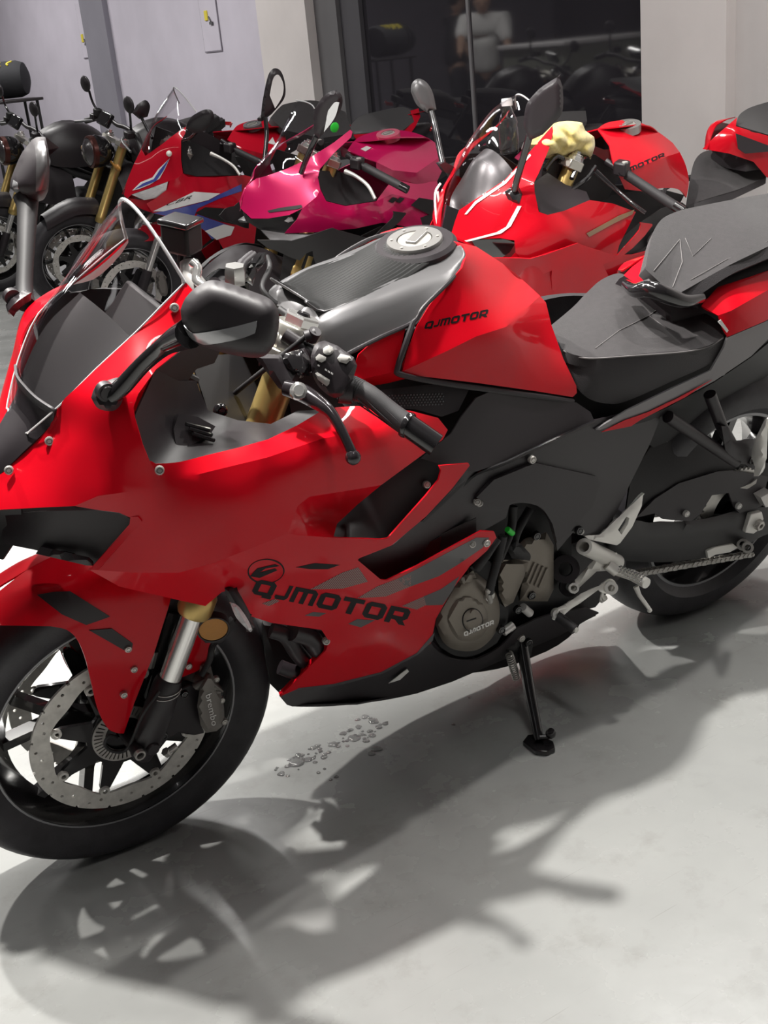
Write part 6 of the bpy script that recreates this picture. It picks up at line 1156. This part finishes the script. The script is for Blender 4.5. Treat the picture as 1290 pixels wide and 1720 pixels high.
# ---------------- black naked bikes at the far left
def naked(name_label, org, group, tankm=BLK, hl=True, lean=12):
    fr = Frame(org[0], org[1], org[2] if len(org) > 2 else 0, lean); r = empty('motorcycle', fr.M); tag(r, name_label, 'motorcycle', group)
    copy_parts([n for n in RUN if n not in ('tail_core', 'plate_stay')], r); Q = lambda n, rows, m, **k: loft(n, rows, m, r, **k)
    def arch(x, w, z0, z1): return [(x, w, z0), (x, w * .85, (z0 + z1) / 2 + .02), (x, w * .4, z1 - .005), (x, 0, z1), (x, -w * .4, z1 - .005), (x, -w * .85, (z0 + z1) / 2 + .02), (x, -w, z0)]
    Q('fuel_tank', [arch(1.06, .07, .84, .93), arch(1.0, .13, .80, .99), arch(.85, .17, .78, 1.03), arch(.68, .15, .78, .99), arch(.56, .10, .78, .88)], tankm, nu=3, nv=3, thick=.004, flip=True)
    Q('tank_shroud', [arch(1.18, .20, .62, .80), arch(1.05, .22, .58, .82), arch(.9, .2, .6, .8)], BLKM, nu=3, nv=3, thick=.004, flip=True)
    Q('rider_seat', [arch(.60, .09, .76, .84), arch(.45, .14, .74, .83), arch(.25, .14, .76, .85), arch(.12, .12, .80, .92), arch(-.12, .10, .86, .96), arch(-.25, .06, .9, .96)], SEAT, nu=3, nv=3, thick=.02, flip=True)
    Q('tail_fairing', [arch(.2, .12, .7, .8), arch(-.1, .10, .8, .88), arch(-.3, .05, .88, .93)], BLKM, nu=3, nv=3, thick=.004, flip=True)
    Q('front_fender', [[(1.28, .07, .56), (1.28, .05, .62), (1.28, 0, .635), (1.28, -.05, .62), (1.28, -.07, .56)], [(1.43, .07, .58), (1.43, .05, .635), (1.43, 0, .65), (1.43, -.05, .635), (1.43, -.07, .58)], [(1.60, .055, .52), (1.60, .04, .57), (1.60, 0, .585), (1.60, -.04, .57), (1.60, -.055, .52)]], BLK, nu=3, nv=3, thick=.004, flip=True)
    m = MB(); m.tube([(1.12, .36, .98), (1.10, .22, 1.03), (1.10, .1, 1.04), (1.10, 0, 1.03), (1.10, -.1, 1.04), (1.10, -.22, 1.03), (1.12, -.36, .98)], .0125, 10, 3); m.build('handlebar', BLK, r)
    for s in (1, -1):
        m = MB(); m.cyl((1.095, s * .24, 1.025), (1.13, s * .385, .975), .017, 12); m.build('grip', RUBG, r)
        m = MB(); m.tube([(1.13, s * .2, 1.02), (1.19, s * .25, 1.01), (1.20, s * .38, .98)], .007, 8, 3); m.build('lever', GREY, r)
        m = MB(); m.tube([(1.11, s * .2, 1.04), (1.13, s * .25, 1.10), (1.14, s * .27, 1.17)], .007, 8, 3); m.build('mirror_stalk', BLKG, r)
        m = MB(); m.sphere((1.15, s * .29, 1.205), .018, .06, .045, 16); h = m.build('mirror_housing', BLK, r)
        m = MB(); m.box((1.135, s * .23, 1.03), .05, .05, .04); m.build('switch_housing', BLK, r, bevel=.008)
    m = MB(); m.box((1.14, -.17, 1.07), .04, .05, .04); m.build('brake_fluid_reservoir', BLKD, r, bevel=.006)
    m = MB(); m.box((1.17, 0, 1.07), .03, .13, .08, Matrix.Rotation(-.6, 3, 'Y')); m.build('dash_display', BLKG, r, bevel=.008)
    Rh = Vector((0, 1, 0)).rotation_difference(Vector((1, .0, .05)).normalized()).to_matrix()
    m = MB(); m.lathe([(.0001, .06), (.05, .055), (.085, .03), (.09, .0), (.08, -.05), (.04, -.09), (.0001, -.10)], (1.24, 0, .90), n=32, R=Rh, close=False); h = m.build('headlight_bowl', BLKG, r)
    m = MB(); m.lathe([(.0001, .078), (.04, .074), (.074, .052), (.078, .036), (.0001, .036)], (1.24, 0, .90), n=32, R=Rh, close=False); m.build('headlight_lens', mat('dark_lens', (.10, .09, .095), .12, .5, .8, bump=.8, bump_scale=120), h)
    m = MB(); m.lathe([(.078, .05), (.088, .044), (.09, .02), (.078, .02)], (1.24, 0, .90), n=32, R=Rh); m.build('headlight_ring', mat('headlight_ring', (.10, .035, .03), .25, .6), h)
    for s in (1, -1):
        m = MB(); m.tube([(1.2, s * .1, .86), (1.22, s * .2, .86)], .007, 8); m.sphere((1.22, s * .23, .86), .016, .035, .02); m.build('turn_signal', AMBER, r)
    m = MB(); m.box((1.13, 0, .60), .05, .36, .30, Matrix.Rotation(-.25, 3, 'Y')); m.build('radiator', BLKD, r)
    for s in (.05, -.05, .15, -.15): MB().tube([(1.0, s, .55), (1.1, s, .42), (1.0, s * .6, .24), (.8, s * .4, .2)], .018, 10, 3).build('exhaust_header', STEEL, r)
    for s in (1, -1): MB().tube([(1.05, s * .06, .9), (.9, s * .14, .75), (.6, s * .13, .6), (.5, s * .1, .4)], .02, 10, 2).build('frame_spar', BLKD, r)
    m = MB(); m.tube([(.3, -.16, .3), (.0, -.19, .42), (-.2, -.19, .5)], [.03, .055, .05], 14, 2); m.build('silencer', BLKM, r)
    MB().tube([(-.25, 0, .88), (-.42, 0, .66)], .012, 8).build('plate_stay', BLKD, r)
    return r, fr
RE, Ef = naked('black naked motorcycle with round headlight and gold forks, left of the blue-striped one', (-1.70, -5.2, .04), 'parked motorcycles in the row behind')
RF, Ff = naked('black naked motorcycle at the far left edge, its tank behind the front mirror', (-1.52, -6.35, .05), 'parked motorcycles in the row behind')
# duffel roll on a shelf rack near the far wall
bx = CAM + (CR @ Vector(((12 - 645) / FPX, -(168 - 860) / FPX, -1))) * 9.2
rk = empty('luggage_stand', Matrix.Translation((bx.x, bx.y, 0))); tag(rk, 'slim black stand carrying the black roll bag at the far left', 'stand')
MB().box((0, 0, bx.z - .012), .44, .40, .02).build('shelf', BLKM, rk, bevel=.004)
for sx in (-.18, .18):
    for sy in (-.16, .16): MB().cyl((sx, sy, 0), (sx, sy, bx.z - .02), .012, 8).build('leg', BLKD, rk)
bg = empty('roll_bag', Matrix.Translation((bx.x, bx.y, bx.z))); tag(bg, 'black roll bag with yellow lettering on the stand at the far left', 'bag')
bl = .62; m = MB(); m.tube([(.50, .0, .142), (.48, 0, .142), (.42, 0, .142), (-.12, 0, .142), (-.17, 0, .142), (-.19, 0, .142)], [.09, .125, .133, .133, .115, .07], 24)
Rb = Matrix.Rotation(math.atan2(.55, -.84) + PI, 3, 'Z')
xf(m, Rb, (0, 0, 0)).build('bag_body', mat('bag_fabric', (.020, .020, .024), .8, bump=.4, bump_scale=60), bg)
for k, q in enumerate((.30, .38)): xf(MB().lathe([(.134, -.012), (.138, -.012), (.138, .012), (.134, .012)], (q, 0, .142), n=24, R=Matrix.Rotation(PI / 2, 3, 'Z')), Rb, (0, 0, 0)).build('bag_strap', BLKG, bg)
for k, (x0, x1, a0, a1) in enumerate([(.21, .25, .75, 1.25), (.14, .19, .7, 1.2), (.08, .115, .75, 1.25), (.02, .06, .7, 1.2), (-.045, -.005, .8, 1.25), (-.10, -.07, .85, 1.25)]):
    n = 6; mbt = MB(); pts = []
    for i in range(n + 1):
        t = i / n; a = a0 + (a1 - a0) * t; x = x0 + (x1 - x0) * (.5 + .5 * math.sin(t * PI * (1.5 if k % 2 else .8))); pts.append(Rb @ Vector((x, .1345 * math.cos(a), .142 + .1345 * math.sin(a))))
    mbt.tube(pts, .007, 6, 2).build('yellow_lettering_stroke', YEL, bg)
# ================================================================== water drops on the floor
WATER = mat('water', (.10, .10, .10), .04, 0, 0, spec=.6)
WATER.node_tree.nodes['Principled BSDF'].inputs['Transmission Weight'].default_value = .85; WATER.node_tree.nodes['Principled BSDF'].inputs['IOR'].default_value = 1.33; WATER.node_tree.nodes['Principled BSDF'].inputs['Base Color'].default_value = (.72, .72, .72, 1)
def floor_pt(u, v):
    d = CR @ Vector(((u - 645) / FPX, -(v - 860) / FPX, -1)); return CAM + d * (-CAM.z / d.z)
rnd = random.Random(5)
def blob(mb, c, r, h, k=14):
    ph = [rnd.uniform(.6, 1.35) for _ in range(k)]; ph = [(ph[i - 1] + ph[i] * 2 + ph[(i + 1) % k]) / 4 for i in range(k)]
    secs = [[Vector((c.x + math.cos(2 * PI * i / k) * r * ph[i] * s, c.y + math.sin(2 * PI * i / k) * r * ph[i] * s, z)) for i in range(k)] for s, z in ((1, .0003), (.93, h * .55), (.7, h), (.25, h * 1.02))]
    mb.ring(secs)
def puddle(spots, label):
    mb = MB()
    for u, v, r in spots: blob(mb, floor_pt(u, v), r, .0015 + r * .05)
    o = mb.build('water_drops', WATER); tag(o, label, 'water', kind='stuff')
sp = []
for k in range(70):
    t = rnd.random(); u = 468 + t * 175 + rnd.gauss(0, 9); v = 1296 - t * 82 + rnd.gauss(0, 7); sp.append((u, v, abs(rnd.gauss(.0, .0045)) + .0015))
sp += [(632, 1258, .012), (624, 1266, .008), (612, 1204, .010), (600, 1209, .007), (565, 1305, .005), (545, 1292, .004), (788, 1171, .006), (762, 1217, .005), (535, 1298, .005), (556, 1310, .004)]
puddle(sp, 'scatter of water drops on the pale floor below the front fairing')
# ================================================================== people and counter whose reflections show in the dark glass
def reflected(u, v, dist, z):
    d = (CR @ Vector(((u - 645) / FPX, -(v - 860) / FPX, -1))).normalized(); gx = WX - .10
    t = (gx - CAM.x) / d.x; p = CAM + d * t; r = Vector((-d.x, d.y, d.z)); q = p + r * (dist - t); return Vector((q.x, q.y, z))
SKIN = mat('skin', (.46, .29, .21), .6); HAIR = mat('hair_black', (.012, .010, .010), .6)
def skin_mesh(name, verts, edges, radii, m, parent, levels=2, root=0):
    me = bpy.data.meshes.new(name); bm = bmesh.new(); lay = bm.verts.layers.skin.verify(); vs = []
    for i, (p, r) in enumerate(zip(verts, radii)):
        v = bm.verts.new(p); r = r if isinstance(r, tuple) else (r, r); v[lay].radius = r; v[lay].use_root = (i == root); vs.append(v)
    for a, b in edges: bm.edges.new((vs[a], vs[b]))
    bm.to_mesh(me); bm.free(); me.materials.append(m); o = bpy.data.objects.new(name, me); COL.objects.link(o); o.parent = parent
    o.modifiers.new('skin', 'SKIN').use_smooth_shade = True; s = o.modifiers.new('sub', 'SUBSURF'); s.levels = s.render_levels = levels; return o
def person(loc, rz, label, shirt, trousers, bend=0.0, arm=0.0):
    r = empty('person', Matrix.Translation(loc) @ Matrix.Rotation(rz, 4, 'Z')); tag(r, label, 'person')
    b = Matrix.Rotation(bend, 3, 'Y'); hip = Vector((0, 0, .92))
    T = lambda x, y, z: hip + b @ (Vector((x, y, z)) - hip)
    sh = {1: T(0, .19, 1.40), -1: T(0, -.19, 1.40)}
    V = [hip, T(0, 0, 1.08), T(0, 0, 1.25), T(0, 0, 1.40), T(.01, 0, 1.50)]; Rr = [(.11, .09), (.10, .085), (.11, .085), (.09, .075), .055]; E_ = [(0, 1), (1, 2), (2, 3), (3, 4)]
    els = {}
    for s in (1, -1):
        i = len(V); V += [Vector((0, s * .10, .86)), Vector((.02, s * .11, .48)), Vector((-.02, s * .11, .09)), Vector((.12, s * .12, .035)), Vector((.2, s * .12, .03))]; Rr += [.088, .06, .042, .036, .026]; E_ += [(0, i), (i, i + 1), (i + 1, i + 2), (i + 2, i + 3), (i + 3, i + 4)]
        i = len(V); a = arm if s > 0 else arm * .5; el = sh[s] + Vector((math.sin(a) * .28, s * .05, -math.cos(a) * .28)); wr = el + Vector((math.sin(a + .35) * .25, s * .01, -math.cos(a + .35) * .25)); pm = wr + (wr - el).normalized() * .07
        V += [sh[s], el, wr, pm]; Rr += [.05, .042, .028, (.035, .016)]; E_ += [(3, i), (i, i + 1), (i + 1, i + 2), (i + 2, i + 3)]
        dd = (wr - el).normalized(); side = Vector((dd.z, 0, -dd.x)).normalized()
        for k in range(4):
            j = len(V); base = pm + side * ((k - 1.5) * .018); ln = (.07, .08, .078, .06)[k]; V += [base + dd * ln * .5, base + dd * ln * .85 + Vector((0, -s * .012, 0))]; Rr += [.0085, .007]; E_ += [(i + 3, j), (j, j + 1)]
        j = len(V); V += [wr + dd * .035 + side * .04, wr + dd * .075 + side * .055]; Rr += [.011, .008]; E_ += [(i + 2, j), (j, j + 1)]
        # sleeve and trouser leg follow the limb
        els[s] = el
        skin_mesh('trouser_leg', [Vector((0, s * .085, .92)), Vector((.0, s * .10, .8)), Vector((.02, s * .11, .48)), Vector((-.015, s * .11, .08))], [(0, 1), (1, 2), (2, 3)], [.115, .105, .08, .066], trousers, r)
    skin_mesh('body', V, E_, Rr, SKIN, r)
    sv = [T(0, 0, .88), T(0, 0, 1.0), T(0, 0, 1.15), T(0, 0, 1.28), T(0, 0, 1.38), T(0, 0, 1.47)]; sr = [.17, .165, .165, .17, .15, .085]; se = [(0, 1), (1, 2), (2, 3), (3, 4), (4, 5)]
    for s in (1, -1): i = len(sv); sv += [sh[s] + Vector((0, 0, .0)), sh[s].lerp(els[s], .5), sh[s].lerp(els[s], .9)]; sr += [.095, .08, .07]; se += [(4, i), (i, i + 1), (i + 1, i + 2)]
    skin_mesh('shirt', sv, se, sr, shirt, r)
    hc = T(.03, 0, 1.61); m = MB(); m.sphere(hc, .095, .075, .12, 18, R=b); h = m.build('head', SKIN, r)
    m = MB(); m.sphere(hc + b @ Vector((-.018, 0, .028)), .094, .081, .105, 18, R=b); m.build('hair', HAIR, h)
    m = MB(); m.sphere(hc + b @ Vector((.095, 0, -.012)), .016, .012, .022, 8, R=b); m.build('nose', SKIN, h)
    for s in (1, -1):
        MB().sphere(hc + b @ Vector((.083, s * .032, .012)), .012, .015, .009, 8, R=b).build('eye', mat('eye_dark', (.03, .02, .02), .3), h); MB().sphere(hc + b @ Vector((.0, s * .077, -.005)), .02, .009, .03, 8, R=b).build('ear', SKIN, h)
    MB().sphere(hc + b @ Vector((.082, 0, -.058)), .01, .026, .007, 8, R=b).build('mouth', mat('lip', (.33, .12, .10), .5), h)
    return r
TRO = mat('dark_trousers', (.03, .03, .035), .85); SHW = mat('white_shirt_cloth', (.78, .77, .76), .85); SHD = mat('dark_jacket_cloth', (.022, .022, .026), .85)
person(reflected(812, 60, 13.6, 0), 2.2, 'person in a white short-sleeved shirt leaning forward, reflected in the dark glass', SHW, TRO, .35, .9)
person(reflected(764, 60, 15.4, 0), .4, 'person in dark clothes standing, reflected in the dark glass', SHD, TRO, .05, .15)
q = reflected(965, 120, 12.2, 0)
ct = empty('reception_counter', Matrix.Translation(q) @ Matrix.Rotation(.0, 4, 'Z')); tag(ct, 'olive grey counter with a dark slot, reflected in the dark glass', 'counter')
OLV = mat('olive_panel', (.20, .21, .17), .6)
MB().box((0, 0, .55), 1.0, .9, 1.1).build('body', OLV, ct, bevel=.02); MB().box((0, 0, 1.12), 1.06, .96, .04).build('top', WHITE, ct, bevel=.01); MB().box((-.505, 0, .8), .02, .5, .05).build('slot', BLKD, ct)
